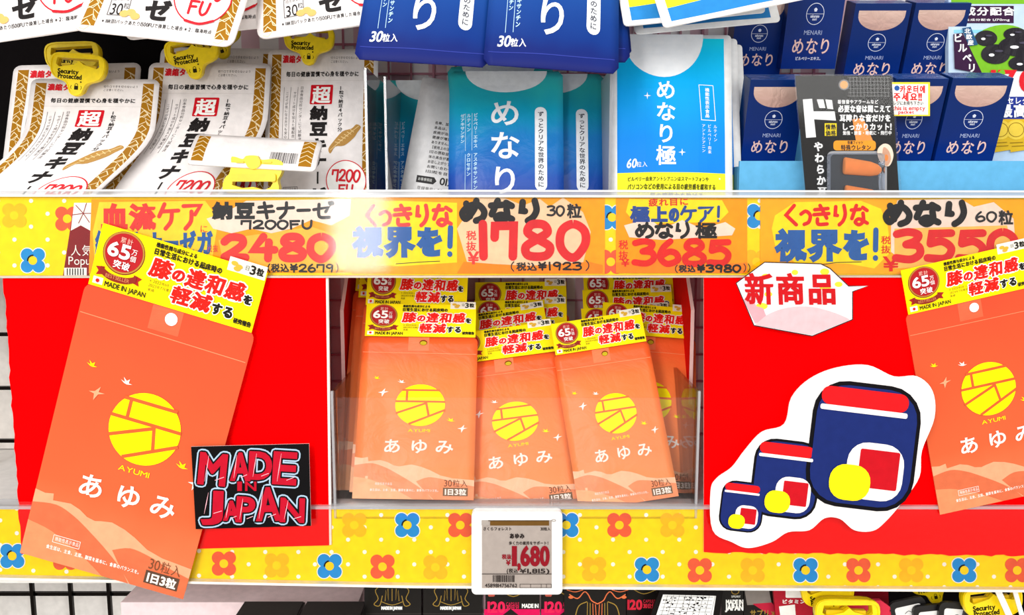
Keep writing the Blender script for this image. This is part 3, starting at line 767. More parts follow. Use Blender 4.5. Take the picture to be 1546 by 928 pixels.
ST_L = [ # TL, TR, BR, BL, Yb, Yt, label   (front to back in each stack)
 ((543, 507), (713, 509), (717, 755), (530, 752), .004, .062, 'front orange pouch of the left stack in the tray, whole print visible'),
 ((700, 551), (859, 526), (875, 760), (704, 778), .014, .074, 'front orange pouch of the middle stack, tilted with its right side up'),
 ((852, 536), (990, 511), (1027, 750), (872, 770), .004, .060, 'front orange pouch of the right stack, tilted, in front of all others there'),
 ((568, 458), (712, 468), (703, 745), (520, 745), .018, .082, 'second orange pouch of the left stack, its header showing right above the front one'),
 ((549, 446), (692, 456), (690, 742), (508, 742), .031, .098, 'orange pouch in the left stack leaning out at the left behind two others'),
 ((541, 436), (682, 446), (684, 738), (502, 738), .044, .114, 'rearmost orange pouch of the left stack, only its left edge showing'),
 ((705, 522), (858, 497), (868, 765), (700, 790), .052, .118, 'second orange pouch of the middle stack, header slanting above the front one'),
 ((721, 500), (866, 498), (868, 760), (712, 762), .068, .138, 'third orange pouch of the middle stack, header level with a round red seal'),
 ((722, 475), (864, 474), (868, 755), (712, 757), .084, .156, 'fourth orange pouch of the middle stack, only the header top under the strip'),
 ((870, 492), (1018, 522), (1050, 752), (900, 762), .048, .112, 'second orange pouch of the right stack, leaning out to the right'),
 ((880, 510), (1012, 505), (1045, 750), (890, 758), .062, .128, 'third orange pouch of the right stack, header under the slanted one'),
 ((875, 486), (1014, 482), (1042, 748), (890, 752), .078, .144, 'fourth orange pouch of the right stack, header with glossy upper edge'),
 ((872, 462), (1012, 460), (1040, 744), (890, 748), .094, .160, 'rearmost orange pouch of the right stack, just under the upper strip'),
]
for i, (TL, TR, BR, BL, Yb, Yt, lab) in enumerate(ST_L):
    o = src if i == 0 else copy_tree(src)
    fl_ = 299 + 484 * .687 / (.687 + Yb) - 6; k_ = 0 if i < 3 else max(0, max(BL[1], BR[1]) - fl_)
    BL = (BL[0], BL[1] - k_); BR = (BR[0], BR[1] - k_)
    place(o, .100, .163, TL, TR, BR, BL, Yb, Yt)
    tag(o, lab, 'pouch', 'orange supplement pouches in the clear tray')
# the two flat enlarged posters of the pouch
pst = ayumi_art(True); pst.ell(52, 6.5, 3.6, 3.6, M('FFFFFF', 'print', 1.0), 2, 24)
def poster(TL, TR, BR, BL, Yb, Yt, lab):
    root = empty('pouch_poster', (0, 0, 0))
    fr = lambda x, y, l: ((x - 50) * U, -.0003 - l * DZ * .6, (163 - y) * U); bk = lambda x, y: ((x - 50) * U, .0003, (163 - y) * U)
    build('poster_sheet', pst, rrect(0, 0, 100, 163, 5, 4), AY_POST, fr, bk, parent=root, smooth=False, backmat=M('F4EFEA', 'paper'))
    header_part(root, .0005)
    place(root, .100, .163, TL, TR, BR, BL, Yb, Yt)
    tag(root, lab, 'poster', 'flat cut-out posters of the orange pouch')
poster((137, 429), (397, 503), (275, 905), (33, 832), -.0100, -.0098, 'large orange pouch cut-out leaning on the left red board, yellow header at top')
poster((1333, 484), (1523, 441), (1611, 734), (1416, 777), -.0062, -.0060, 'smaller orange pouch cut-out on the right red board, cut by the picture edge')

# ---------------------------------------------------------------- clear tray with red divider cards
tray = empty('clear_tray', (xof(776, .02), .02, Z2), 'clear acrylic tray holding three stacks of orange pouches', 'tray')
xl, xr = xof(497, .0), xof(1060, .0); zt = zof(590, 0)
boxes('front_panel', [(xl + .004, xr - .004, -.0005, .0015, Z2 + .001, zof(600, 0))], CLEAR, tray)
boxes('side_panel', [(xl, xl + .003, .0, .19, Z2 + .001, zt)], CLEAR, tray); boxes('side_panel', [(xr - .003, xr, .0, .19, Z2 + .001, zt)], CLEAR, tray)
boxes('tray_floor', [(xl, xr, .0, .19, Z2, Z2 + .002)], CLEAR_EDGE, tray)
boxes('edge', [(xl - .0008, xl + .0012, -.001, .002, Z2 + .001, zt)], CLEAR_EDGE, tray); boxes('edge', [(xr - .0012, xr + .0008, -.001, .002, Z2 + .001, zt)], CLEAR_EDGE, tray)
def divider(px_top, px_mid, px_bot, sgn, lab):
    # card standing front to back; its front edge slants like a bookend
    Yc = .085; xm = xof(px_mid, Yc)
    prof = [(.118, zof(400, .118)), (.085, zof(468, .085)), (.084, zof(600, .084)), (.080, Z2 + .003), (.19, Z2 + .003), (.19, zof(400, .118))]; n = len(prof); V = []
    for s_ in (-.0017, .0017):
        for y, z in prof: V.append((xm + s_ + (y - .085) * 0.02 * sgn, y, z))
    F = [tuple(range(n)), tuple(range(2 * n - 1, n - 1, -1))] + [(i, i + n, (i + 1) % n + n, (i + 1) % n) for i in range(n)]
    o = mesh_obj('divider_card', V, F, [M('F21A10', 'card'), M('FFD5CF', 'paper')], [0, 0] + [1] * n, None, (xm, .085, Z2 + .003))
    tag(o, lab, 'divider')
divider(520, 516, 530, 1, 'red divider card with pale cut edge left of the orange pouches')
divider(1045, 1046, 1050, -1, 'red divider card with pale cut edge right of the orange pouches')

# ---------------------------------------------------------------- electronic price tag
et = empty('electronic_price_tag', (xof(780, -.012), -.012, zof(897, -.012)), 'white electronic price tag with grey screen reading 1,680 on lower strip', 'price tag')
def psheet(name, art, outline, base, Y, th, root, **k):
    return plane_sheet(name, art, outline, base, Y, th, root, **k)
psheet('frame', None, rrect(712, 772, 849, 897, 7), M('FBF7F4', 'plastic'), -.0140, .008, et)
psheet('bezel', None, rrect(716, 776, 845, 893, 5), M('FFFDFA', 'plastic'), -.0146, .0006, et)
a = Art(); G_ = M('A89C94', 'print'); DK = M('2A2220', 'print'); MR = M('8A1220', 'print')
a.rect(740, 785.5, 829, 793, M('6A4A1E', 'print'), 1); a.poly([(727, 785), (737, 785), (740, 791), (733, 794), (727, 792)], M('A89E96', 'print'), 1.5); a.rect(728, 785, 829, 786.2, M('4A3A28', 'print'), 1.2)
a.text('さくらフォレスト', 729, 794.5, 6, DK, 2, w=44, bold=.15); a.text('30粒入', 816, 795, 5.5, DK, 2, w=15, bold=.15)
a.text('あゆみ', 769, 804, 8.5, DK, 2, w=23, bold=.45); a.text('歩く力の維持をサポート！', 768, 816, 6, DK, 2, w=63, bold=.15)
a.text('税抜', 757.5, 835.5, 8, MR, 2, w=15, bold=.3); a.text('¥', 764, 844, 9, MR, 2, w=7, bold=.5)
x = 772.5
for ch, ww in (('1', 9), (',', 4), ('6', 14.5), ('8', 14.5), ('0', 14.5)):
    a.text(ch, x, 820 if ch != ',' else 828, 36 if ch != ',' else 30, MR, 3, w=ww, bold=1.5); x += ww + .2
a.text('(税込', 765, 857, 7.5, DK, 2, w=17, bold=.2); a.text('¥1,815)', 784, 857, 8, DK, 2, w=46, bold=.3)
a.rect(727.5, 865.2, 833, 866.2, DK, 2); random.seed(2); x = 744
while x < 777: q = random.choice((.7, 1.2, 1.8)); a.rect(x, 867.5, x + q, 878, DK, 2); x += q + random.choice((.7, 1.1))
a.text('4589814756762', 732, 879.5, 7, DK, 2, w=49, bold=.15)
for x0, x1 in ((785, 801), (801, 817), (817, 825), (825, 832.5)): a.line([(x0, 881), (x1, 881), (x1, 886.5), (x0, 886.5)], .6, DK, 2, closed=True, cap=False)
psheet('screen', a, [(727.5, 785), (833, 785), (833, 887.5), (727.5, 887.5)], G_, -.0150, .0003, et)
a = Art(); a.ring(836, 785.3, 3.4, 1.8, .9, M('8A8078', 'print'), 1); psheet('sensor', a, ell(836, 785.3, 4, 2.4, n=14), M('EDE8E4', 'plastic'), -.0150, .0002, et)

# ---------------------------------------------------------------- small cards stuck on the boards
a = Art(); LB, K_, RD, HL = M('A9C4D8', 'print'), M('08060A', 'print'), M('BE0C28', 'print'), M('FBB8C4', 'print')
LET = [('M', 303, 683, 44, 46, .10), ('A', 349, 684, 30, 40, .02), ('D', 377, 682, 36, 40, .04), ('E', 413, 682, 40, 47, .06), ('I', 357, 727, 11, 13, 0), ('N', 370, 727, 18, 13, .0),
       ('J', 303, 741, 40, 37, .04), ('A', 338, 757, 24, 27, 0), ('P', 358, 750, 30, 36, .06), ('A', 386, 737, 38, 48, -.02), ('N', 424, 752, 38, 34, .04)]
for ch, x, y, w_, h, rt in LET:
    vs = glyph(ch)[0]; k = 1 / .78
    big = 2.0 if h > 25 else .7
    yy = y - h * k * .13; hh = h * k
    if h > 25:
        a.text(ch, x, yy, hh, LB, 1, w=w_, bold=6.6, rot=rt); 
    a.text(ch, x, yy, hh, K_, 2, w=w_, bold=(4.3 if h > 25 else 2.2), rot=rt)
    a.text(ch, x, yy, hh, RD, 3, w=w_, bold=big, rot=rt)
    if h > 25: a.line([(x + w_ * .30, y + 2), (x + w_ * .22, y + h * .5), (x + w_ * .14, y + h - 3)], 1.0, HL, 4, taper=lambda t: .3 + math.sin(math.pi * t)); a.line([(x + w_ * .5, y + h * .9), (x + w_ * .8, y + h * .8)], .9, HL, 4)
plane_sheet('lettered_card', a, [(288.5, 674), (466.5, 669.5), (469.5, 793.5), (295.5, 798.5)], M('060406', 'print'), -.0145, .0008, None, 'black card with red graffiti lettering MADE IN JAPAN overlapping the poster', 'card', side=M('F4E6E4', 'paper'))
# speech-bubble sign (the faint figure printed on it is left out)
a = Art(); ol = [(1154, 395.5), (1239, 398), (1253, 405), (1281, 431.5), (1311, 431), (1287, 440), (1287, 482), (1226, 507), (1138, 491), (1111, 427)]
a.line(ol, 1.3, BLK, 2, closed=True, cap=False)
for x, y, r1, r2 in ((1156, 417, 6, 4), (1200, 411, 5, 4), (1266, 429, 6, 4), (1150, 462, 9, 5), (1160, 444, 6, 4), (1245, 410, 7, 5), (1246, 433, 9, 5)): a.ell(x, y, r1, r2, M('EEDC3C', 'print'), 1, 16)
pk = M('EBA4AC', 'print'); a.poly(catmull([(1141, 489), (1160, 474), (1190, 464), (1225, 463), (1260, 472), (1283, 482)], 4) + [(1226, 505), (1140, 490)], M('EFBCC0', 'print'), 1.2)
a.poly([(1122, 452), (1135, 450), (1142, 462), (1152, 465), (1158, 480), (1140, 488)], pk, 1.1)
a.text('新商品', 1123, 409, 52, M('C8141A', 'print'), 3, w=142, bold=1.6, shear=-.04, outline=None)
plane_sheet('bubble_sign', a, ol, M('F4EAEA', 'paper'), -.0125, .0006, None, 'white speech-bubble sign with red brush lettering at top of right red board', 'sign')
# die-cut card (its printed figures are left out: plain colour fields only)
ol = catmull([(1073, 742), (1082, 722), (1105, 705), (1124, 680), (1150, 652), (1184, 640), (1195, 600), (1222, 572), (1262, 555), (1310, 551), (1350, 568), (1385, 568), (1408, 590), (1411, 630), (1392, 680), (1388, 720), (1362, 758), (1338, 786), (1318, 801), (1290, 800), (1268, 783), (1245, 782), (1222, 800), (1190, 803), (1165, 818), (1130, 827), (1105, 818), (1076, 800)], 5, True)
a = Art(); NV, NK, RDD, YL_, PW = M('1A2A6C', 'print'), M('0C0A10', 'print'), M('E0161C', 'print'), M('FFE20E', 'print', 1.0), M('FFF8F4', 'print')
def field(x0, y0, x1, y1, r, m, lay, rot, cx, cy):
    c_, s_ = math.cos(rot), math.sin(rot)
    a.poly([(cx + (x - cx) * c_ - (y - cy) * s_, cy + (x - cx) * s_ + (y - cy) * c_) for x, y in rrect(x0, y0, x1, y1, r, 5)], m, lay)
for cx, cy, s_ in ((1303, 672, 1.0), (1186, 722, .62), (1120, 764, .40)):
    F_ = lambda x0, y0, x1, y1, r, m, lay: field(cx + x0 * s_, cy + y0 * s_, cx + x1 * s_, cy + y1 * s_, r * s_, m, lay + s_, .12, cx, cy)
    F_(-82, -94, 82, 96, 50, NK, 1); F_(-76, -88, 76, 90, 45, NV, 1.3); F_(-72, -84, 60, -56, 13, RDD, 1.6); F_(-72, -56, 60, -48, 3, PW, 1.7)
    F_(-22, -6, 64, 80, 30, PW, 1.6); F_(-4, 4, 56, 62, 3, M('C8101E', 'print'), 1.9); F_(-46, 30, 16, 84, 24, YL_, 2.2)
plane_sheet('die_cut_card', a, ol, M('FFFAF6', 'paper'), -.0135, .0010, None, 'white-edged die-cut card with navy, red and yellow fields on right board', 'card')
# ---------------------------------------------------------------- white and gold pouches
GOLD, GL, PWH = M('A06C10', 'print'), M('F2E0B4', 'print'), M('F0EAE8', 'pouch')
def natto_art(bent=None):
    a = Art(); K_ = M('201C1C', 'print'); R_ = M('D8202C', 'print'); G_ = M('5A5454', 'print'); H = 146
    for x0, x1 in ((4, 12.5), (87.5, 96)):
        a.rect(x0, 4.5, x1, H - 4, GOLD, 1)
        y = 6; k = 0
        while y < H - 10:
            m_ = (x0 + x1) / 2
            a.line([(x0, y + 3), (m_ + 1, y - 1), (x1, y + 3)] if k % 3 else [(x0, y), (x1, y + 7)], .55, GL, 2, cap=False)
            a.line([(x0, y + 7), (m_ - 1.5, y + 3), (m_ + 2, y + 6.5), (m_ - 1, y + 10), (x0, y + 9)] if k % 2 else [(x1, y + 6), (m_, y + 3), (x1 - 2, y + 10), (x1, y + 11)], .55, GL, 2, cap=False)
            y += 7.6; k += 1
    a.text('濃縮タイプ', 13.5, 5, 7.4, R_, 2, w=29, bold=.3)
    a.text('切り口で手を切らないよう', 57, 6.4, 2.8, G_, 2, w=27); a.text('ご注意ください。', 57, 9.8, 2.8, G_, 2, w=17)
    a.text('毎日の健康習慣で心身を穏やかに', 17, 19.5, 5.2, K_, 2, w=66, bold=.16)
    a.line([(12.5, 28), (87.5, 28)], .5, M('E2DCD8', 'pouch'), 1, cap=False)
    a.rect(40, 32, 60, 50.5, M('D01424', 'print'), 1, 1); a.text('超', 41, 32.4, 17.8, WHT, 2, w=18, bold=.5)
    a.text('1粒で納豆4パック分', 65.5, 33, 42, K_, 2, w=4.6, vert=True, bold=.1)
    for i, ch in enumerate('納豆キナーゼ'): a.text(ch, 40.5, 51.5 + i * 14.1, 13.6, K_, 2, w=17, bold=.75, vert=True, shear=0)
    a.text('日本食品分析センターにて試験済', 30.5, 33, 50, G_, 2, w=3.4, vert=True); a.text('サポート成分を加えた種配合', 24.5, 38, 42, G_, 2, w=3.2, vert=True); a.text('ニオイが気になる方でも安心', 17.5, 38, 42, G_, 2, w=3.2, vert=True)
    for x in (16, 22, 28.5): a.line([(x, 34), (x, 84)], .3, G_, 2, cap=False)
    ST_, SK = M('B98C48', 'print'), M('E8C98C', 'print')
    a.poly(catmull([(58, 90), (62, 84), (70, 75), (78, 72), (82, 68), (86, 70), (83, 75), (80, 80), (72, 87), (64, 88), (60, 94)], 3, True), ST_, 2)
    for i in range(6): a.line([(64 + i * 2.6, 84 - i * 2.2), (68 + i * 2.4, 85 - i * 2.0)], .7, SK, 3)
    a.line([(60, 91), (84, 69.5)], .6, SK, 3)
    a.ring(74, H - 29, 17.5, 17.5, .8, R_, 3, 40); a.ell(74, H - 29, 16.7, 16.7, WHT, 2.6, 36)
    a.pen('7200', 61.5, H - 38, 24, 9.5, 1.7, R_, 4, slant=.1); a.pen('FU', 67, H - 25.5, 12.5, 8, 1.6, R_, 4, slant=.1)
    a.line(catmull([(84, H - 15), (76, H - 11.9), (67, H - 13)], 4), 1.6, R_, 4)
    a.line([(18, H - 24), (31, H - 24), (31, H - 12), (18, H - 12)], .4, G_, 2, closed=True, cap=False); a.text('30', 19, H - 20.5, 9, K_, 2, w=8.4); a.text('粒', 27, H - 20, 4, K_, 2); a.text('1日の目安量', 19, H - 23.6, 2.6, G_, 2, w=11)
    for ex_, ey_ in ((29, H - 13), (33, H - 14), (36, H - 12)): a.ell(ex_, ey_, 3, 2.1, M('E3B468', 'print'), 3, 14)
    a.text('※1納豆1パックあたり1500FUで換算した場合 ※2：臨海時点', 16, H - 9.5, 3.0, K_, 2, w=69, bold=.04)
    return a
NH = 146; nat = natto_art()
def natto(warp=None, name='pouch_body'):
    root = empty('supplement_pouch', (0, 0, 0))
    make_pouch('x', name, nat, rrect(0, 0, 100, NH, 6, 4), PWH, 100, NH, .0055, .001, 26, 14, 20, parent=root, warp=warp)
    return root
# the front left pouch sags sideways below its seal
def sag(k, fwd=0):
    def f(x, y):
        t = max(0, (y - 46) / 100); return (-k * t * t * (3 - 2 * min(t, 1)), -fwd * t)
    return f
G_N = 'white and gold supplement pouches on the upper shelf'
def nplace(o, q, Yb, Yt, lab):
    q = q[:2] + tuple((p[0], min(p[1], 342)) for p in q[2:]); place(o, .100, .146, *q, Yb, Yt); tag(o, lab, 'pouch', G_N); return o
n_a = natto(sag(52)); nplace(n_a, ((22, 119), (219, 122), (219, 350), (22, 350)), .020, .062, 'front left white pouch with gold edges, its lower half sagging to the left')
n_b = natto(sag(40)); nplace(n_b, ((206, 95), (393, 97), (393, 346), (206, 346)), .040, .086, 'white pouch with gold edges standing second from the left, clip on top')
n_c = natto(); nplace(n_c, ((398, 76), (559, 74), (570, 326), (394, 326)), .060, .100, 'white pouch with gold edges nearest the clear divider, round 7200 mark visible')
n_d = copy_tree(n_c); nplace(n_d, ((13, 102), (200, 93), (196, 372), (-10, 372)), .070, .125, 'white pouch with gold edges behind the front left one, only rim showing')
n_e = copy_tree(n_c); nplace(n_e, ((223, 70), (402, 76), (400, 372), (218, 372)), .085, .140, 'white pouch with gold edges in shade behind the second one')
n_g = copy_tree(n_b); nplace(n_g, ((262, 150), (452, 158), (452, 372), (262, 372)), .012, .022, 'white pouch with gold edges, crumpled low behind the folded pouch')
bpy.data.objects.remove(n_g.children[0]); bpy.data.objects.remove(n_g)
# folded-over pouch with bar code showing its back
a = Art(); 
for x0, x1 in ((3, 12), (86, 96)):
    a.rect(x0, 2.5, x1, 30, GOLD, 1); y = 4; k = 0
    while y < 26: a.line([(x0, y + 3), ((x0 + x1) / 2, y - .5), (x1, y + 3)], .6, GL, 2, cap=False); y += 5
random.seed(4); x = 63
while x < 84: q = random.choice((.3, .5, .8)); a.rect(x, 17, x + q, 28, M('4A4646', 'print'), 2); x += q + random.choice((.4, .6))
def curl(x, y): return .010 * math.sin(math.pi * min(max(y / 34, 0), 1) * .5)
fr = lambda x, y, l: ((x - 50) * U, -curl(x, y) - .0006 - l * DZ, (34 - y) * U); bk = lambda x, y: ((x - 50) * U, -curl(x, y) + .0006 + .003 * math.sin(math.pi * y / 34), (34 - y) * U)
rootf = empty('supplement_pouch', (0, 0, 0)); build('pouch_body', a, rrect(0, 0, 100, 34, 4, 3), PWH, fr, bk, parent=rootf, xs=[12, 25, 50, 75, 86], ys=[4, 8, 12, 16, 20, 24, 28, 31])
place(rootf, .100, .034, (303, 203), (497, 214), (478, 268), (290, 257), .008, .022); tag(rootf, 'white pouch folded over forward showing bar code, yellow clip at its lower edge', 'pouch', G_N)
# overhanging row at the top left
G_T = 'white and gold pouches overhanging from the shelf above'
for i, (q, Yb, Yt, lab) in enumerate((
    (((-140, -200), (90, -235), (150, 41), (-70, 74)), -.034, .07, 'leftmost overhanging white pouch at the top edge, tilted up to the right'),
    (((150, -230), (385, -205), (337, 71), (122, 46)), -.055, .06, 'overhanging white pouch second from left at the top edge, bottom slanting down right'),
    (((195, -215), (425, -235), (409, 41), (200, 60)), -.012, .095, 'overhanging white pouch between and behind its neighbours at the top edge'),
    (((360, -210), (590, -240), (612, 28), (400, 60)), -.022, .080, 'rightmost overhanging white pouch, next to the dark blue ones'))):
    o = copy_tree(n_c); place(o, .100, .146, *q, Yb, Yt); tag(o, lab, 'pouch', G_T)

# ---------------------------------------------------------------- yellow security clips
YP = M('F6D800', 'plastic', 1.0); YP2 = M('E0BC00', 'plastic', 1.0)
def make_clip():
    root = empty('security_clip', (0, 0, 0)); W, H = 100, 76; t = .0035
    ol = rrect(1, 2, 99, 50, 15, 5)
    ol = catmull([(14, 2), (50, 1), (86, 2), (98, 12), (97, 34), (88, 46), (70, 53), (64, 62), (60, 72), (50, 76), (40, 72), (36, 62), (30, 53), (12, 46), (3, 34), (2, 12)], 3, True)
    hole = [(14, 11), (86, 9), (88, 22), (84, 26), (60, 20), (52, 14), (44, 21), (18, 27), (12, 22)]
    a = Art(); K_ = M('2A2404', 'print')
    a.text('Security', 16, 29, 10, K_, 2, w=37, bold=.5); a.text('Protected', 17, 37.5, 10, K_, 2, w=42, bold=.5)
    a.rect(47, 58, 54, 65, K_, 2, 1); a.ring(50.5, 57, 3, 3.4, 1, K_, 2, 14); a.line([(42, 58), (40.5, 61), (42, 64)], .9, K_, 2); a.line([(58.5, 58), (60, 61), (58.5, 64)], .9, K_, 2); a.ell(58, 51, 1.5, 1.5, K_, 2, 10)
    fr = lambda x, y, l: ((x - 50) * U, -t - l * DZ, (H - y) * U); bk = lambda x, y: ((x - 50) * U, t, (H - y) * U)
    build('clip_plate', a, ol, YP, fr, bk, parent=root, smooth=False, holes=[hole])
    # raised rim and hinge
    rim = [(x + (50 - x) * .02, y + (36 - y) * .02) for x, y in ol]
    inner = [(50 + (x - 50) * .93, 36 + (y - 36) * .91) for x, y in ol]
    fr2 = lambda x, y, l: ((x - 50) * U, -t - .0018, (H - y) * U); bk2 = lambda x, y: ((x - 50) * U, -t + .0002, (H - y) * U)
    build('rim', None, rim, YP, fr2, bk2, parent=root, smooth=False, holes=[inner])
    fr3 = lambda x, y, l: ((x - 50) * U, .0150, (H - y) * U); bk3 = lambda x, y: ((x - 50) * U, .0125, (H - y) * U)
    build('back_jaw', None, [(50 + (x - 50) * .96, 34 + (y - 36) * .92) for x, y in ol], YP2, lambda x, y, l: ((x - 50) * U, .0085, (H - y) * U), lambda x, y: ((x - 50) * U, .0125, (H - y) * U), parent=root, smooth=False, holes=[hole])
    a = []
    o = boxes('hinge', [(-.030, .030, t - .001, .010, .050, .056)], YP2, root, origin=(0, 0, 0)); 
    return root
clip = make_clip(); first = True
def put_clip(cx, cy, wpx, rot, Y, lab, tilt=.004, group='yellow security clips on the upper pouches'):
    global first
    o = clip if first else copy_tree(clip); first = False
    c_, s_ = math.cos(rot), math.sin(rot); hw, hh = wpx / 2, wpx * .76 / 2
    f = lambda dx, dy: (cx + dx * c_ - dy * s_, cy + dx * s_ + dy * c_)
    place(o, .1, .076, f(-hw, -hh), f(hw, -hh), f(hw, hh), f(-hw, hh), Y, Y + tilt); tag(o, lab, 'security clip', group)
put_clip(118, 113, 86, .09, .044, 'yellow security clip in front of the other, on the front left white pouch')
put_clip(111, 95, 85, -.03, .100, 'yellow security clip behind the other one on the left pouches')
put_clip(292, 88, 84, -.16, .068, 'yellow security clip tilted on the second white pouch')
put_clip(330, 62, 74, -.35, .105, 'yellow security clip partly hidden under the overhanging white pouch')
put_clip(467, 69, 78, .03, .082, 'yellow security clip on the pouch beside the clear divider')
# big clip gripping the folded pouch, seen from its hinge side
def jaw_clip():
    root = empty('security_clip', P(381, 291, -.002)); 
    def ps(name, ol, m, Y, th, holes=()):
        plane_sheet(name, None, ol, m, Y, th, root, holes=holes)
    ps('clip_plate', catmull([(350, 236), (366, 240), (372, 235), (388, 235), (394, 241), (414, 240), (427, 246), (424, 262), (419, 272), (421, 285), (412, 291), (345, 291), (336, 282), (340, 268), (346, 262), (349, 248)], 3, True), YP, .000, .008, holes=[[(350, 279), (365, 284), (382, 282), (398, 287), (408, 283), (412, 276), (406, 272), (352, 270)]])
    ps('hinge', rrect(347, 262, 416, 274, 3), YP2, -.0030, .003); ps('lock_boss', ell(382, 245, 11, 10, 18), YP, -.0030, .003)
    ps('rib', rrect(356, 243, 368, 246, 1), YP2, -.0012, .001); ps('rib', rrect(396, 243, 410, 246, 1), YP2, -.0012, .001)
    tag(root, 'large yellow security clip gripping the folded pouch with bar code', 'security clip', 'yellow security clips on the upper pouches')
jaw_clip()

# ---------------------------------------------------------------- blue pouches
BG = grad('teal_to_blue_print', [(0, '1C3694'), (.25, '1D50AE'), (.5, '1C80C8'), (.72, '18A8C8'), (.9, '34C8CA'), (1, '46D0CC')], 0, .140, 'pouch', noise=.16)
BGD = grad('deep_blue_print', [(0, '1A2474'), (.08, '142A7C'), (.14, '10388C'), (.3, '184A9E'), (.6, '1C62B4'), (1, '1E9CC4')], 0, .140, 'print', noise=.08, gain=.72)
def menari_art():
    a = Art(); W_ = M('FAFCFF', 'print'); K_ = M('3A3E4A', 'print'); H = 134
    a.poly([(14 + 36 * (1 - math.cos(t)), 20 * math.sin(t) - .2) for t in [math.pi * k / 20 for k in range(21)]], M('F6FAFA', 'pouch'), 1)
    for ch, y in (('め', 25), ('な', 55), ('り', 86)): a.text(ch, 34, y, 29, W_, 2, w=30, bold=.5, vert=True)
    a.rect(75, 34, 85.5, 110, W_, 2, 5); a.text('ずっとクリアな世界のために', 77.2, 38, 69, K_, 3, w=6, vert=True, bold=.12)
    LBm = M('BFE2F6', 'print')
    a.text('ビルベリーエキス', 21.5, 40, 32, LBm, 2, w=4, vert=True, bold=.15); a.text('ルテイン', 15.5, 40, 17, LBm, 2, w=4, vert=True, bold=.15); a.text('ゼアキサンチン', 10, 40, 27, LBm, 2, w=4, vert=True, bold=.15)
    a.text('アスタキサンチン', 21.5, 76, 33, LBm, 2, w=4, vert=True, bold=.15); a.text('クロセチン', 15.5, 76, 21, LBm, 2, w=4, vert=True, bold=.15)
    for x in (14.6, 20.4): a.line([(x, 40), (x, 74)], .4, LBm, 2, cap=False); a.line([(x, 77), (x, 112)], .4, LBm, 2, cap=False)
    a.text('30', 9, H - 21, 9, W_, 2, w=10, bold=.2, shear=.15); a.text('粒入', 19, H - 18.5, 6, W_, 2, w=12, bold=.1)
    a.line([(3, H - 9), (97, H - 9)], .5, M('33409A', 'print'), 1, cap=False)
    return a
men = menari_art()
def menari(base):
    root = empty('supplement_pouch', (0, 0, 0))
    ol = [(0, 4), (4, 0), (96, 0), (100, 4), (100, 130), (96, 134), (4, 134), (0, 130)]
    make_pouch('x', 'pouch_body', men, ol, base, 100, 134, .0055, .001, 12, 14, 20, parent=root)
    return root
G_M = 'blue supplement pouches on the upper shelf'
m1 = menari(BG)
for i, (q, Yb, Yt, lab) in enumerate((
    (((676, 108), (846, 108), (852, 330), (676, 330)), .025, .060, 'teal to blue pouch in front with the full vertical white lettering'),
    (((742, 112), (912, 112), (914, 330), (740, 330)), .050, .085, 'blue pouch behind the front one, its white side label showing at the right'),
    (((622, 118), (790, 90), (850, 352), (700, 372)), .062, .098, 'teal pouch leaning to the right behind the front blue pouch'),
    (((590, 122), (735, 122), (720, 366), (572, 366)), .090, .130, 'shaded teal pouch at the back, right of the clear divider'))):
    o = m1 if i == 0 else copy_tree(m1); q = q[:2] + tuple((p[0], min(p[1], 341)) for p in q[2:]); place(o, .1, .134, *q, Yb, Yt); tag(o, lab, 'pouch', G_M)
# one pouch turned to show its white back
a = Art(); K_ = M('3A3838', 'print')
for i in range(11): a.text(('名称、加工食品。保存方法', '本品は、多量摂取により', '疾病が治癒したり、より', '健康が増進するものでは', 'ありません。【お召し上がり', '【使用上の注意】体質により', '1日の摂取目安量を守って', '体の具合が悪くなった時は', 'お召し上がり下さい。乳幼児', 'お問い合わせ下さい。', '1日1粒を目安に水で')[i], 22, 44 + i * 5, 3.6, K_, 2, w=44, bold=.08)
a.poly([(14, 101), (32, 101), (35, 104.5), (32, 108), (14, 108)], K_, 2); a.text('お客様相談', 15.5, 102.4, 3.6, WHT, 3, w=15)
a.text('0120-8', 38, 99, 9, K_, 2, w=30, bold=.25); a.text('登録番号：REG.NO CJ79', 16, 111, 4, K_, 2, w=50); a.text('製造日 2028.05.31', 22, 120, 4, M('8A8684', 'print'), 2, w=40)
rb = empty('supplement_pouch', (0, 0, 0)); make_pouch('x', 'pouch_body', a, rrect(0, 0, 100, 140, 3, 3), M('EDEBEA', 'pouch'), 100, 140, .004, .001, 12, 6, 10, parent=rb)
place(rb, .1, .14, (655, 118), (800, 146), (742, 344), (600, 320), .078, .112); tag(rb, 'blue pouch turned round, white back with small print showing', 'pouch', G_M)
# hanging dark blue row at the top
G_H = 'dark blue pouches overhanging from the shelf above'
m2 = menari(BGD)
for i, (q, Yb, Yt, lab) in enumerate((
    (((568, -160), (764, -150), (728, 103), (543, 88)), -.052, .040, 'left dark blue pouch overhanging at the top edge'),
    (((758, -160), (956, -150), (925, 113), (738, 96)), -.056, .040, 'front dark blue pouch overhanging at the top, right of its twin'),
    (((775, -160), (965, -160), (944, 92), (762, 98)), -.036, .060, 'dark blue pouch right behind the front overhanging one, thin edge showing'),
    (((780, -160), (968, -160), (947, 84), (765, 90)), -.014, .082, 'rearmost dark blue overhanging pouch, a dark sliver at the right'),
    (((585, -160), (775, -160), (738, 88), (552, 80)), -.028, .068, 'dark blue pouch behind the left overhanging one, only its edge showing'))):
    o = m2 if i == 0 else copy_tree(m2); place(o, .1, .134, *q, Yb, Yt); tag(o, lab, 'pouch', G_H)

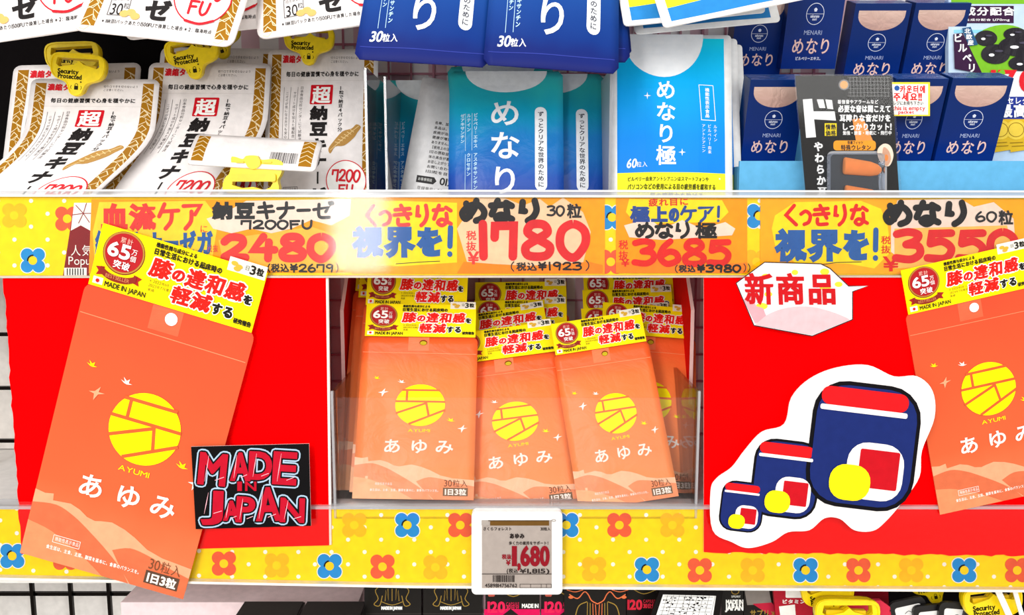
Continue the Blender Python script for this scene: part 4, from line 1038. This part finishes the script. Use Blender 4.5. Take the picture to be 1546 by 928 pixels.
# cyan pouch with white border and yellow band
CG = grad('cyan_to_blue_print', [(0, '1680DC'), (.25, '1088E4'), (.6, '08A4EE'), (.9, '08C4F4'), (1, '14D8F4')], .040, .145, 'print', noise=.05, gain=1.0)
def kiwami():
    a = Art(); H = 150; W_ = M('FCFEFF', 'print', 1.0); YB_ = M('F2EE2A', 'print', 1.0); K_ = M('4A4A1C', 'print')
    a.rect(6, 3, 94, 112, CG, 1); a.rect(6, 112, 94, 134, YB_, 1); a.rect(6, 134, 94, 146, M('2C86CC', 'print'), 1)
    a.poly([(11 + 33 * (1 - math.cos(t)), 36 * math.sin(t) - .3) for t in [math.pi * k / 24 for k in range(25)]], W_, 1.5)
    for i, ch in enumerate('めなり極'): a.text(ch, 36, 37 + i * 17.5, 17.5, W_, 2, w=18, bold=.35, vert=True)
    a.text('60', 13, 100, 9, W_, 2, w=8, bold=.2, shear=.15); a.text('粒入', 21, 103, 5, W_, 2, w=9)
    a.line([(72, 42), (84, 42), (86, 70), (74, 70)], .5, W_, 2, closed=True, cap=False); a.text('機能性表示食品', 77, 44, 24, W_, 2, w=4, vert=True, bold=.08)
    a.text('ルテイン', 84, 73, 14, W_, 2, w=3.4, vert=True); a.text('ビルベリー由来', 79, 73, 24, W_, 2, w=3.4, vert=True); a.text('アントシアニン', 74, 73, 23, W_, 2, w=3.4, vert=True)
    for x, y in ((30, 51), (58, 96)): a.poly([(x - 3, y), (x - .5, y - .5), (x, y - 3), (x + .5, y - .5), (x + 3, y), (x + .5, y + .5), (x, y + 3), (x - .5, y + .5)], W_, 2)
    a.text('ビルベリー由来アントシアニンはスマートフォンや', 14, 115, 4, K_, 2, w=66, bold=.1); a.text('パソコンなどの使用による目の疲労感を緩和する', 14, 120.5, 5, K_, 2, w=72, bold=.14); a.text('目の調節力を助ける', 32, 127.5, 5, K_, 2, w=44, bold=.14)
    root = empty('supplement_pouch', (0, 0, 0))
    make_pouch('x', 'pouch_body', a, rrect(0, 0, 100, H, 3, 3), M('FBFAF8', 'print'), 100, H, .005, .001, 3, 14, 20, parent=root)
    return root
k1 = kiwami(); G_K = 'cyan and yellow pouches with white borders'
for i, (q, Yb, Yt, lab) in enumerate((
    (((912, 52), (1094, 54), (1107, 334), (920, 334)), .022, .052, 'bright cyan pouch with white arc on top and yellow band below'),
    (((918, 62), (1100, 58), (1122, 336), (935, 336)), .040, .074, 'cyan pouch right behind the front one, its white rim showing at the right'),
    (((925, 75), (1104, 66), (1134, 338), (950, 338)), .060, .096, 'rearmost cyan pouch, second white rim at the right'),
    (((960, -190), (1180, -235), (1226, -4), (1008, 42)), -.050, .03, 'overhanging cyan and yellow pouch in front at the top edge'),
    (((905, -190), (1110, -215), (1150, 22), (948, 37)), -.026, .06, 'overhanging cyan and yellow pouch behind at the left of the pair'),
    (((930, -190), (1140, -210), (1172, 34), (966, 51)), -.002, .09, 'lowest overhanging cyan pouch, thin underside above the boxes'))):
    o = k1 if i == 0 else copy_tree(k1); place(o, .1, .15, *q, Yb, Yt); tag(o, lab, 'pouch', G_K)

# clear divider between the white and the blue pouches
dv = empty('clear_divider', (xof(566, .05), .02, Z1), 'clear acrylic divider between white pouches and blue pouches', 'divider')
x_ = xof(568, .04)
boxes('divider_panel', [(x_ - .001, x_ + .001, .012, .17, Z1 + .001, zof(110, .04))], clear('clear_divider_sheet', tint=(.93, .95, .98), refl=1.5, haze=.03), dv)
boxes('front_edge', [(x_ - .001, x_ + .001, .010, .012, Z1 + .001, zof(108, .02))], CLEAR_EDGE, dv)
boxes('divider_panel', [(x_ + .012, x_ + .014, .03, .17, Z1 + .001, zof(118, .04))], clear('clear_divider_sheet_2', tint=(.93, .95, .98), refl=1.5, haze=.08), dv)
x_ = xof(914, .03)
dv = empty('clear_divider', (x_, .02, Z1), 'thin clear divider left of the bright cyan pouch', 'divider')
boxes('divider_panel', [(x_ - .001, x_ + .001, .012, .16, Z1 + .001, zof(112, .04))], CLEAR_EDGE, dv)

# ---------------------------------------------------------------- navy boxes in their light blue tray
NVB = grad('navy_box_print', [(0, '062C80'), (.4, '06286E'), (1, '082864')], 0, .15, 'box', noise=.25); PINKF = grad('rose_foil', [(0, 'C89C90'), (1, 'E8C8B8')], .1, .15, 'foil', noise=.4)
TR = Matrix.Rotation(math.radians(0), 4, 'X')
def logo(a, cx, cy, r, m):
    a.ring(cx, cy, r, r, .9, m, 2, 32); a.line([(cx - r + 1, cy), (cx + r - 1, cy)], .5, m, 2, cap=False)
    for k in range(5): a.ell(cx + 1.6 * math.cos(k * 1.257 - 1.57), cy - 6 + 1.6 * math.sin(k * 1.257 - 1.57), 1.5, 1.5, m, 2, 8)
    a.text('sakurano', cx - 8, cy + .4, 5.4, m, 2, w=16, bold=.15); a.text('mori', cx - 4, cy + 5, 5, m, 2, w=8, bold=.12)
def menari_box(bright=False):
    root = empty('supplement_box', (0, 0, 0)); W, H, D = 100, 150, 46
    lt = M('DCE0F0', 'print'); rs = M('F0CFC6', 'foil'); a = Art()
    a.rect(8, 12, 92, 20, PINKF, 1); a.poly([(8, 20)] + [(50 - 42 * math.cos(t), 20 + 27 * math.sin(t)) for t in [math.pi * k / 20 for k in range(21)]] + [(92, 20)], PINKF, 1)
    logo(a, 50, 68, 16, lt); a.text('MENARI', 34, 91, 8.5, M('A8B4D8', 'print'), 2, w=33)
    m_ = M('EFC6BC', 'print')
    for ch, x in (('め', 14), ('な', 39), ('り', 63)): a.text(ch, x, 101, 28, m_, 2, w=25, bold=.35)
    if bright: a.text('ビルベリーエキス、', 24, 131, 6, lt, 2, w=50, bold=.25)
    fr = lambda x, y, l: ((x - 50) * U, -l * DZ, (H - y) * U); bk = lambda x, y: ((x - 50) * U, D * U, (H - y) * U)
    o = build('carton', a, [(0, 0), (100, 0), (100, 150), (0, 150)], NVB, fr, bk, parent=root, smooth=False)
    # tuck flap on the lid: thin proud sheet with rounded front corners
    fr = lambda x, y, l: ((x - 50) * U, (y - .0) * U, (H + .8) * U + l * DZ); 
    o2 = mesh_obj('lid_flap', [(-.049, .0005, .1504), (.049, .0005, .1504), (.049, .045, .1508), (-.049, .045, .1508), (-.049, .0005, .150), (.049, .0005, .150), (.049, .045, .150), (-.049, .045, .150)],
                  [(0, 1, 2, 3), (0, 4, 5, 1), (1, 5, 6, 2), (2, 6, 7, 3), (3, 7, 4, 0)], [M('2E58A4', 'foil')], parent=root)
    return root
b1 = menari_box(); G_B = 'navy supplement boxes with rose foil tops'
BX = [
 ((1112, 122), (1199, 122), (1198, 250), (1118, 250), .060, 'navy box with rose foil top, left of the black ear plug pack'),
 ((1407, 122), (1496, 122), (1497, 252), (1407, 252), .060, 'navy box with rose foil top, rightmost of the front row'),
 ((1324, 122), (1403, 122), (1403, 252), (1326, 252), .062, 'navy box with rose foil top, half behind the small yellow-edged note'),
 ((1098, -6), (1176, -6), (1176, 118), (1100, 118), .135, 'navy box of the back row under the overhanging cyan pouches'),
 ((1268, 8), (1352, 8), (1352, 132), (1270, 132), .130, 'navy box of the back row, right of the brighter taller box'),
 ((1355, 8), (1438, 8), (1438, 132), (1357, 132), .130, 'navy box of the back row, rightmost with gold tinted top'),
]
for i, (TL, TR_, BR, BL, Yb, lab) in enumerate(BX):
    o = b1 if i == 0 else copy_tree(b1)
    place(o, .1, .15, TL, TR_, BR, BL, Yb, Yb - .024); tag(o, lab, 'box', G_B)
    # keep depth modest so rows clear one another
b2 = menari_box(True); place(b2, .1, .15, (1181, -50), (1264, -50), (1262, 104), (1177, 104), .118, .094); tag(b2, 'brighter navy box of the back row standing taller than its neighbours', 'box', G_B)
LBT = M('64B0DC', 'paper')
def wedge(lab):
    x0, x1 = xof(1108, .03), XR - .002
    z1 = zof(243, .030); z2 = zof(158, .125)
    root = empty('display_tray', ((x0 + x1) / 2, .03, Z1), lab, 'tray')
    boxes('front_panel', [(x0, x1, .028, .031, Z1 + .001, z1)], LBT, root)
    boxes('step', [(x0, x1, .033, .120, Z1 + .001, zof(253, .06))], LBT, root)
    boxes('step', [(x0, x1, .122, .20, zof(253, .06) + .001, zof(134, .135))], LBT, root)
wedge('light blue cardboard tray under the navy boxes')

# note with Korean lettering
a = Art(); a.rect(1346, 127, 1401, 173, M('FFFBF4', 'paper'), 1); a.text('카운터에', 1358, 128, 13, RED, 2, w=40, bold=.4); a.text('주세요!!', 1348, 139, 14, RED, 2, w=44, bold=.5); a.text('レジにお持ち下さい', 1348, 152, 7, BLK, 2, w=46, bold=.15)
a.text('this is empty', 1347, 159, 8, RED, 2, w=50, bold=.2); a.text('packet', 1356, 166, 6, RED, 2, w=24, bold=.2); a.ell(1354, 133, 4, 4, M('2A5BA8', 'print'), 2, 14)
plane_sheet('note_card', a, [(1343, 124), (1404, 124), (1404, 175), (1343, 175)], M('F2DC3C', 'paper'), .032, .0006, None, 'small white note with yellow edge and red Korean lettering on a navy box', 'note')

# ear plug pack
a = Art(); W_ = M('F6F6F6', 'print'); OR = M('FFA41E', 'print'); YE = M('FFE000', 'print')
a.poly([(1212, 150), (1226, 149), (1228, 168), (1260, 168), (1262, 182), (1229, 180), (1232, 207), (1217, 208)], W_, 1); a.poly([(1233, 150), (1243, 150), (1246, 163), (1237, 163)], W_, 1); a.poly([(1246, 150), (1256, 151), (1258, 165), (1249, 164)], W_, 1)
a.rect(1245, 186, 1263, 205, YE, 1); a.text('情熱', 1246, 187, 9, BLK, 2, w=16, bold=.3); a.text('価格', 1246, 196, 9, BLK, 2, w=16, bold=.3)
for i in range(12): a.line([(1283 + i * 5.2, 117), (1284 + i * 5.2, 146)], .5, M('8A8A8A', 'print'), 1, cap=False)
for i in range(6): a.line([(1280, 117 + i * 5.6), (1343, 117 + i * 5.6)], .5, M('8A8A8A', 'print'), 1, cap=False)
a.ell(1274, 128, 8, 8, M('7A7A7A', 'plastic'), 1, 18); a.ell(1274, 128, 6, 6, M('E8A868', 'print'), 2, 18)
a.text('着信音やアラームなど', 1264, 150, 7, W_, 2, w=62, bold=.2); a.text('必要な音は聞こえて', 1265, 158, 12, W_, 2, w=80, bold=.5); a.text('耳障りな音だけを', 1267, 172, 12, W_, 3, w=78, bold=.5); a.text('しっかりカット!', 1270, 185, 12, W_, 3, w=76, bold=.5); a.text('勉強・読書・睡眠に・飛行中', 1272, 197, 7, W_, 3, w=74, bold=.2)
a.poly([(1287, 180), (1303, 178), (1322, 222), (1294, 224)], M('FF9A4A', 'print'), 1)
a.rect(1258, 212, 1322, 227, OR, 3, 5); a.text('快適フィット', 1279, 212, 6, BLK, 4, w=24, bold=.15); a.text('特殊ウレタン', 1269, 218, 9, BLK, 4, w=46, bold=.3)
for i, ch in enumerate('やわらか耳栓'): a.text(ch, 1228 + i * 1.4, 213 + i * 17, 16, W_, 2, w=15, bold=.7)
ep = empty('ear_plug_pack', P(1282, 330, .016), 'black hanging pack of orange ear plugs in front of the navy boxes', 'blister pack')
psheet('card', a, [(1201, 114), (1346, 114), (1360, 330), (1220, 330)], M('100F0D', 'print'), .016, .0008, ep)
psheet('wrap', None, [(1199, 112), (1348, 112), (1364, 332), (1217, 332)], WRAP, .0125, .0002, ep)
a = Art()
for (x, y) in ((1262, 238), (1262, 282)):
    pass
BL_ = clear('clear_blister', tint=(.86, .9, .96), refl=.8, rough=.15, haze=.02)
psheet('blister', None, rrect(1252, 231, 1336, 322, 6), BL_, .0065, .0055, ep)
psheet('blister_rim', None, rrect(1249, 228, 1339, 325, 8), CLEAR_EDGE, .0135, .0004, ep, holes=[rrect(1254, 233, 1334, 320, 6)])
def plug(px, py):
    prof = [(0, .0030), (.0, .0052), (.001, .0056), (.022, .0048), (.028, .0036), (.031, .0018), (.0318, .0)]
    V, F = [], []; n = 20; c = P(px, py, .0105)
    for i, (x, r) in enumerate(prof):
        for k in range(n): t = 2 * math.pi * k / n; V.append((c.x + x, c.y + r * math.sin(t) * .6, c.z - x * .12 + r * 1.25 * math.cos(t)))
    for i in range(len(prof) - 1):
        for k in range(n): F.append((i * n + k, i * n + (k + 1) % n, (i + 1) * n + (k + 1) % n, (i + 1) * n + k))
    F.append(tuple(range(n - 1, -1, -1)))
    o = mesh_obj('ear_plug', V, F, [M('FF9248', 'matte')], parent=ep, origin=tuple(c), smooth=[True] * len(F))
plug(1274, 250); plug(1276, 292)
a = Art(); a.poly(catmull([(1334, 222), (1342, 228), (1345, 240), (1340, 250), (1334, 246), (1332, 236)], 3, True), M('C89A80', 'print'), 1); a.ell(1338, 238, 3, 5, M('E8864A', 'print'), 2, 12)
psheet('ear_picture', a, catmull([(1334, 217), (1344, 220), (1349, 234), (1344, 249), (1336, 250), (1327, 240), (1325, 226)], 4, True), M('E8D2BE', 'print'), .0120, .0003, ep)

# bilberry bag at the right edge
a = Art(); PU, GR, W_ = M('3A1C3E', 'print'), M('7CBE2A', 'print'), M('FDFDFD', 'print')
a.rect(1436, -20, 1600, 6, GR, 1); a.rect(1438, 9, 1530, 35, PU, 1.4); a.text('許成分配合', 1434, 10, 14, W_, 2, w=98, bold=.5); a.text('機能性成分配合 1,170mg', 1440, 28, 4, W_, 2, w=84, bold=.1)
a.ell(1510, 76, 52, 38, GR, 1.2, 36, -.2); a.rect(1440, 45, 1600, 50, M('8AD0F0', 'print'), 1.1)
BK_, SH = M('17121C', 'pouch'), M('8A8A9A', 'print')
for x, y, r1, r2 in ((1488, 58, 17, 12), (1532, 52, 18, 10), (1540, 70, 34, 16), (1502, 82, 22, 15), (1545, 96, 24, 12)):
    a.ell(x, y, r1, r2, BK_, 2 + r1 * .01, 24); a.ell(x - r1 * .3, y + r2 * .1, r1 * .2, r2 * .16, M('F0F0F4', 'print'), 3, 10); a.ell(x + r1 * .2, y - r2 * .3, r1 * .3, r2 * .12, M('4A4656', 'print'), 3, 12)
a.poly([(1438, 52), (1452, 50), (1482, 112), (1440, 104)], PU, 2.5)
for i, ch in enumerate('ビルベリー'): a.text(ch, 1437 + i * 7, 50 + i * 15, 15, W_, 3.2, w=15, bold=.5)
a.poly([(1451, 43), (1464, 41), (1475, 68), (1461, 70)], M('2C5A84', 'print'), 2.8)
for i, ch in enumerate('北欧産'): a.text(ch, 1454 + i * 2.4, 43 + i * 8.6, 8.5, W_, 3.2, w=10, bold=.3)
a.poly([(1484, 112), (1600, 104), (1600, 146), (1488, 146)], W_, 2.2); a.text('170', 1493, 101, 42, M('E0202C', 'print'), 3.2, w=74, bold=.9)
for x, y in ((1520, 125), (1510, 112)): a.ell(x, y, 5, 7, M('7CBE2A', 'print'), 4, 8, .6)
a.rect(1482, 145, 1600, 180, M('2A3C98', 'print'), 2); a.text('モンドセレクション', 1485, 146, 12, W_, 3, w=100, bold=.3); a.text('最高金賞', 1506, 156, 22, W_, 3, w=86, bold=.8)
for x in (1508, 1532, 1562):
    a.poly([(x - 14, 180), (x + 14, 180), (x + 18, 226), (x - 8, 230)], M('E0B428', 'print'), 3); a.ell(x, 196, 16, 15, M('F0CC48', 'print'), 4, 24); a.ring(x, 196, 12, 11, .9, M('8A6A14', 'print'), 5, 24)
    a.line([(x - 9, 216), (x + 10, 215)], 1, M('8A6A14', 'print'), 5); a.line([(x - 6, 221), (x + 12, 220)], 1, M('8A6A14', 'print'), 5)
plane_sheet('berry_supplement_bag', a, [(1432, -20), (1600, -20), (1608, 252), (1490, 250), (1432, 110)], M('C4DAF0', 'print'), .112, .006, None, 'large bilberry supplement bag with black berries and gold medals, right edge', 'bag')

# ---------------------------------------------------------------- goods on the bottom shelf
def carton(px0, px1, py_top, py_bot, Y, D, lab, art=None, m=None, lid=None, group=None, skew=0):
    p0, p1 = P(px0, py_bot, Y), P(px1, py_bot, Y); zt = P(px0, py_top, Y).z; cx = (p0.x + p1.x) / 2
    root = empty('supplement_box', (cx, Y, p0.z), lab, 'box', group)
    def f(x, y, l): q = P(x, y, Y); return (q.x, Y - l * DZ, q.z)
    o = build('carton', art, [(px0, py_top), (px1, py_top), (px1, py_bot), (px0, py_bot)], m, f, lambda x, y: (P(x, y, Y).x, Y + D, P(x, y, Y).z), parent=root, smooth=False, origin=(0, 0, 0)); o.location = -root.location
    if lid: boxes('lid', [(p0.x + .0005, p1.x - .0005, Y + .0005, Y + D, zt, zt + .0008)], lid, root)
    return root
BK = M('1A1715', 'box'); GD = M('A8883C', 'print'); MG = M('E0145A', 'print'); G_P = 'black cartons on the bottom shelf'
def legs(a, cx, y0, s_, m, lay=2):
    for sg in (-1, 1):
        a.line(catmull([(cx + sg * 14 * s_, y0 - 14 * s_), (cx + sg * 24 * s_, y0 - 6 * s_), (cx + sg * 20 * s_, y0 + 6 * s_), (cx + sg * 26 * s_, y0 + 14 * s_), (cx + sg * 18 * s_, y0 + 16 * s_), (cx + sg * 14 * s_, y0 + 2 * s_)], 4), 1.1 * s_, m, lay)
        a.line([(cx + sg * 6 * s_, y0 - 8 * s_), (cx + sg * 5 * s_, y0 + 8 * s_), (cx + sg * 9 * s_, y0 - 6 * s_), (cx + sg * 10 * s_, y0 + 9 * s_)], 1 * s_, m, lay)
    a.line(catmull([(cx - 16 * s_, y0 + 10 * s_), (cx, y0 + 15 * s_), (cx + 16 * s_, y0 + 10 * s_)], 4), 1 * s_, m, lay); a.line([(cx, y0 - 8 * s_), (cx, y0 + 9 * s_)], 1 * s_, m, lay)
for px0, px1, cx, lab in ((550, 636, 592, 'black carton with gold muscular-leg drawing, left of the pair'), (639, 727, 681, 'black carton with gold muscular-leg drawing, right of the pair')):
    a = Art(); legs(a, cx, 897, 1.05, GD); a.text('MADE IN JAPAN', cx - 16, 914.5, 5.6, WHT, 2, w=31, bold=.5); a.rect(px0, 925, px1, 927, M('2E2A28', 'box'), 2)
    carton(px0, px1, 862, 985, .045, .06, lab, a, BK, None, G_P)
for px0, px1, lab in ((733, 815, 'black and magenta carton reading 120, below the electronic tag'), (819, 856, 'narrow view of black and magenta carton right of the tag')):
    a = Art(); rr = M('F0285A', 'print'); a.text('120', px0 + 3, 905.5, 20, rr, 3, w=27, bold=.9); a.text('CAPSULE', px0 + 31, 908, 6, rr, 2, w=20); a.text('30日分', px0 + 31, 912, 8, rr, 2, w=20, bold=.2)
    a.text('MADE IN', px0 + 55, 910, 7.5, WHT, 3, w=25, bold=.4); a.poly([(px0 - 2, 919), (px1, 919), (px1, 985), (px0 - 2, 985)], MG, 1); a.poly([(px0 + 26, 928), (px0 + 38, 918.5), (px0 + 50, 928)], BK, 2)
    a.line(catmull([(px0 + 22, 890), (px0 + 42, 900), (px0 + 62, 890)], 4), 1.4, GD, 2); a.rect(px0 + 4, 895, px0 + 14, 900, M('D06050', 'print'), 2, 2)
    carton(px0, px1, 862, 985, .045, .06, lab, a, BK, None, G_P)
a = Art(); og = M('F07A4A', 'print')
for sg in (-1, 1):
    c0 = 902
    a.line(catmull([(c0 + sg * 42, 897), (c0 + sg * 30, 903), (c0 + sg * 20, 893), (c0 + sg * 14, 897), (c0 + sg * 9, 906), (c0, 911)], 4), 1.6, og, 3); a.line(catmull([(c0 + sg * 16, 908), (c0 + sg * 28, 914), (c0 + sg * 33, 930), (c0 + sg * 30, 940)], 4), 1.4, GD, 3); a.ell(c0 + sg * 40, 901, 4, 2.4, og, 3, 12)
    a.line(catmull([(c0 + sg * 22, 890), (c0 + sg * 34, 893), (c0 + sg * 46, 890)], 4), 1.2, og, 3)
    for k in range(4): a.line([(c0 + sg * (3 + k * 4), 912 - k), (c0 + sg * (2 + k * 4.5), 930)], 1, GD if k > 1 else og, 3)
a.text('GORILLA', 876, 921, 11, GD, 2, w=52) if False else None
carton(852, 945, 862, 985, .040, .06, 'black carton with orange and gold figure drawing, left of the 120 box', a, BK, None, G_P)
a = Art(); rr = M('F03048', 'print'); a.text('120', 947, 903, 18, rr, 3, w=23, bold=.8); a.text('CAPSULE', 971, 904, 6, rr, 2, w=19); a.text('30日分', 971, 910, 8, rr, 2, w=18, bold=.3); a.line(catmull([(956, 889), (972, 896), (992, 889)], 4), 1.2, GD, 2)
carton(946, 1004, 862, 985, .050, .06, 'black carton with red 120 print, behind the tilted white label card', a, BK, None, G_P)
a = Art(); a.text('MADE IN', 1096, 904, 8.5, WHT, 2, w=26, bold=.5); a.text('JAPAN', 1095, 911.5, 10, WHT, 2, w=27, bold=.7); a.ring(1110, 892, 6, 5, 1, GD, 2); a.text('SUPPLEMENT', 1104, 898, 4, WHT, 2, w=14)
carton(1089, 1122, 862, 985, .052, .06, 'black carton reading MADE IN JAPAN beside the tilted label card', a, BK, None, G_P)
a = Art(); a.poly([(1123, 885), (1160, 885), (1165, 911), (1128, 913)], M('8A827C', 'print'), 2); a.poly([(1136, 911), (1165, 909), (1180, 928), (1180, 940)], M('C42440', 'print'), 2); a.text('サプリメント', 1132, 919, 12, GD, 2, w=60, bold=.3)
carton(1123, 1186, 862, 985, .058, .06, 'black carton with grey and crimson panel, right of the MADE IN JAPAN carton', a, BK, None, G_P)
for px0, px1, lab in ((352, 446, 'black carton lying low on the pink shelf, left of two'), (450, 543, 'black carton lying low on the pink shelf, right of two')):
    a = Art(); 
    r_ = carton(px0, px1, 938, 990, .014, .036, lab, a, BK, M('2A2826', 'box'), G_P)
    a = Art(); a.text('サプリメント', px0 + 26, 0, 6, GD, 2, w=34)
pk = M('F8DCDC', 'paper')
p0 = P(196, 893, .12); 
V = []; zz = zof(893, .16)
o = boxes('riser_panel', [(P(200, 893, .10).x, P(548, 893, .10).x, .075, .19, P(0, 905, .08).z - .02, P(0, 905, .08).z - .0)], M('FBE2E4', 'paper')); tag(o, 'pale pink shelf riser below the lower price strip at the left', 'riser')
# tilted label card with black edge
a = Art(); a.rect(990, 897, 1087, 985, M('FAFAF8', 'paper'), 1) if False else a.poly([(1001, 897), (1081, 899), (1068, 985), (972, 985)], M('FAFAF8', 'paper'), 1)
random.seed(9)
for i in range(16): a.line([(1003 - i * 1.6, 899 + i * 5.6), (1076 - i * .8, 901 + i * 5.6)], .4, BLK, 2, cap=False)
for i in range(9): a.line([(1008 + i * 9, 898), (980 + i * 10, 985)], .4, BLK, 2, cap=False)
for i in range(70): x, y = random.uniform(1000, 1066), random.uniform(900, 926); a.rect(x, y, x + random.uniform(1, 4), y + 1.4, BLK, 3)
plane_sheet('label_card', a, [(997, 888), (1092, 890), (1078, 985), (962, 985)], M('14100F', 'print'), .028, .003, None, 'tilted white printed label card with black edge on the bottom shelf', 'card')
# crimson pouches
CR = M('B8122C', 'pouch')
for i, (ol, Y, lab) in enumerate((([(1166, 870), (1224, 870), (1230, 985), (1176, 985)], .050, 'crimson pouch behind the yellow clips on the bottom shelf'), ([(1262, 909), (1330, 906), (1344, 916), (1352, 985), (1258, 985)], .030, 'bright crimson pouch with rounded corner right of the yellow clips'))):
    a = Art(); 
    if i == 0: a.rect(1186, 884, 1212, 902, WHT, 2, 2); a.text('ビタミン', 1180, 904, 7, WHT, 2, w=36, bold=.3); a.poly([(1176, 915), (1200, 912), (1206, 985), (1186, 985)], WHT, 2)
    plane_sheet('supplement_pouch', a, ol, CR if i == 0 else M('E0304C', 'pouch'), Y, .004, None, lab, 'pouch')
plane_sheet('supplement_pouch', None, [(1290, 870), (1340, 870), (1345, 985), (1285, 985)], M('8A0C1E', 'pouch'), .07, .004, None, 'dark crimson pouch at the back between clips and black-rimmed tags', 'pouch')
G_Y = 'yellow security clips on the bottom shelf'
put_clip(1250, 903, 82, -.10, .024, 'yellow security clip under the die-cut card, below the lower strip', group=G_Y)
put_clip(1277, 940, 100, .02, .010, 'large yellow security clip cut by the bottom edge, left of the black tags', group=G_Y)
put_clip(1408, 884, 72, -.22, .050, 'yellow security clip above the black-rimmed tags', group=G_Y)
put_clip(1498, 918, 92, -.10, .012, 'yellow security clip at the lower right corner with white straps over it', group=G_Y)
G_R = 'black-rimmed white tags on the bottom shelf'
for (cx, cy, w_, h_, rt, Y, lab) in ((1378, 950, 56, 92, -.22, .030, 'black-rimmed white tag leaning left, first of the four from the left'), (1409, 958, 54, 90, -.10, .026, 'black-rimmed white tag, second of the four from the left'), (1443, 956, 56, 92, .08, .022, 'black-rimmed white tag, third of the four from the left'), (1478, 966, 60, 90, .22, .018, 'black-rimmed white tag leaning right, nearest the corner clip')):
    c_, s_ = math.cos(rt), math.sin(rt); rot_ = lambda pts: [(cx + (x) * c_ - y * s_, cy + x * s_ + y * c_) for x, y in pts]
    a = Art(); a.poly(rot_(rrect(-w_ / 2 + 8, -h_ / 2 + 9, w_ / 2 - 8, h_ / 2, 4)), M('F4F4F2', 'paper'), 1); a.line(catmull(rot_([(-6, -26), (0, -29), (5, -25)]), 3), .8, BLK, 2)
    plane_sheet('hang_tag', a, rot_(rrect(-w_ / 2, -h_ / 2, w_ / 2, h_ / 2, 10)), M('100E0E', 'plastic'), Y, .003, None, lab, 'tag', G_R)
for x0, x1, lab in (((1499, 890), (1522, 935), 'white plastic strap over the corner clip, left one'), ((1527, 890), (1546, 935), 'white plastic strap over the corner clip, right one')) and (((1499, 1524), 10, 'white plastic strap over the corner clip, left one'), ((1527, 1543), 7, 'white plastic strap over the corner clip, right one')):
    plane_sheet('strap', None, [(x0[0], 885), (x0[0] + x1, 885), (x0[1] + x1, 940), (x0[1], 940)], M('FAF8F4', 'plastic'), .004, .001, None, lab, 'strap', 'white straps')
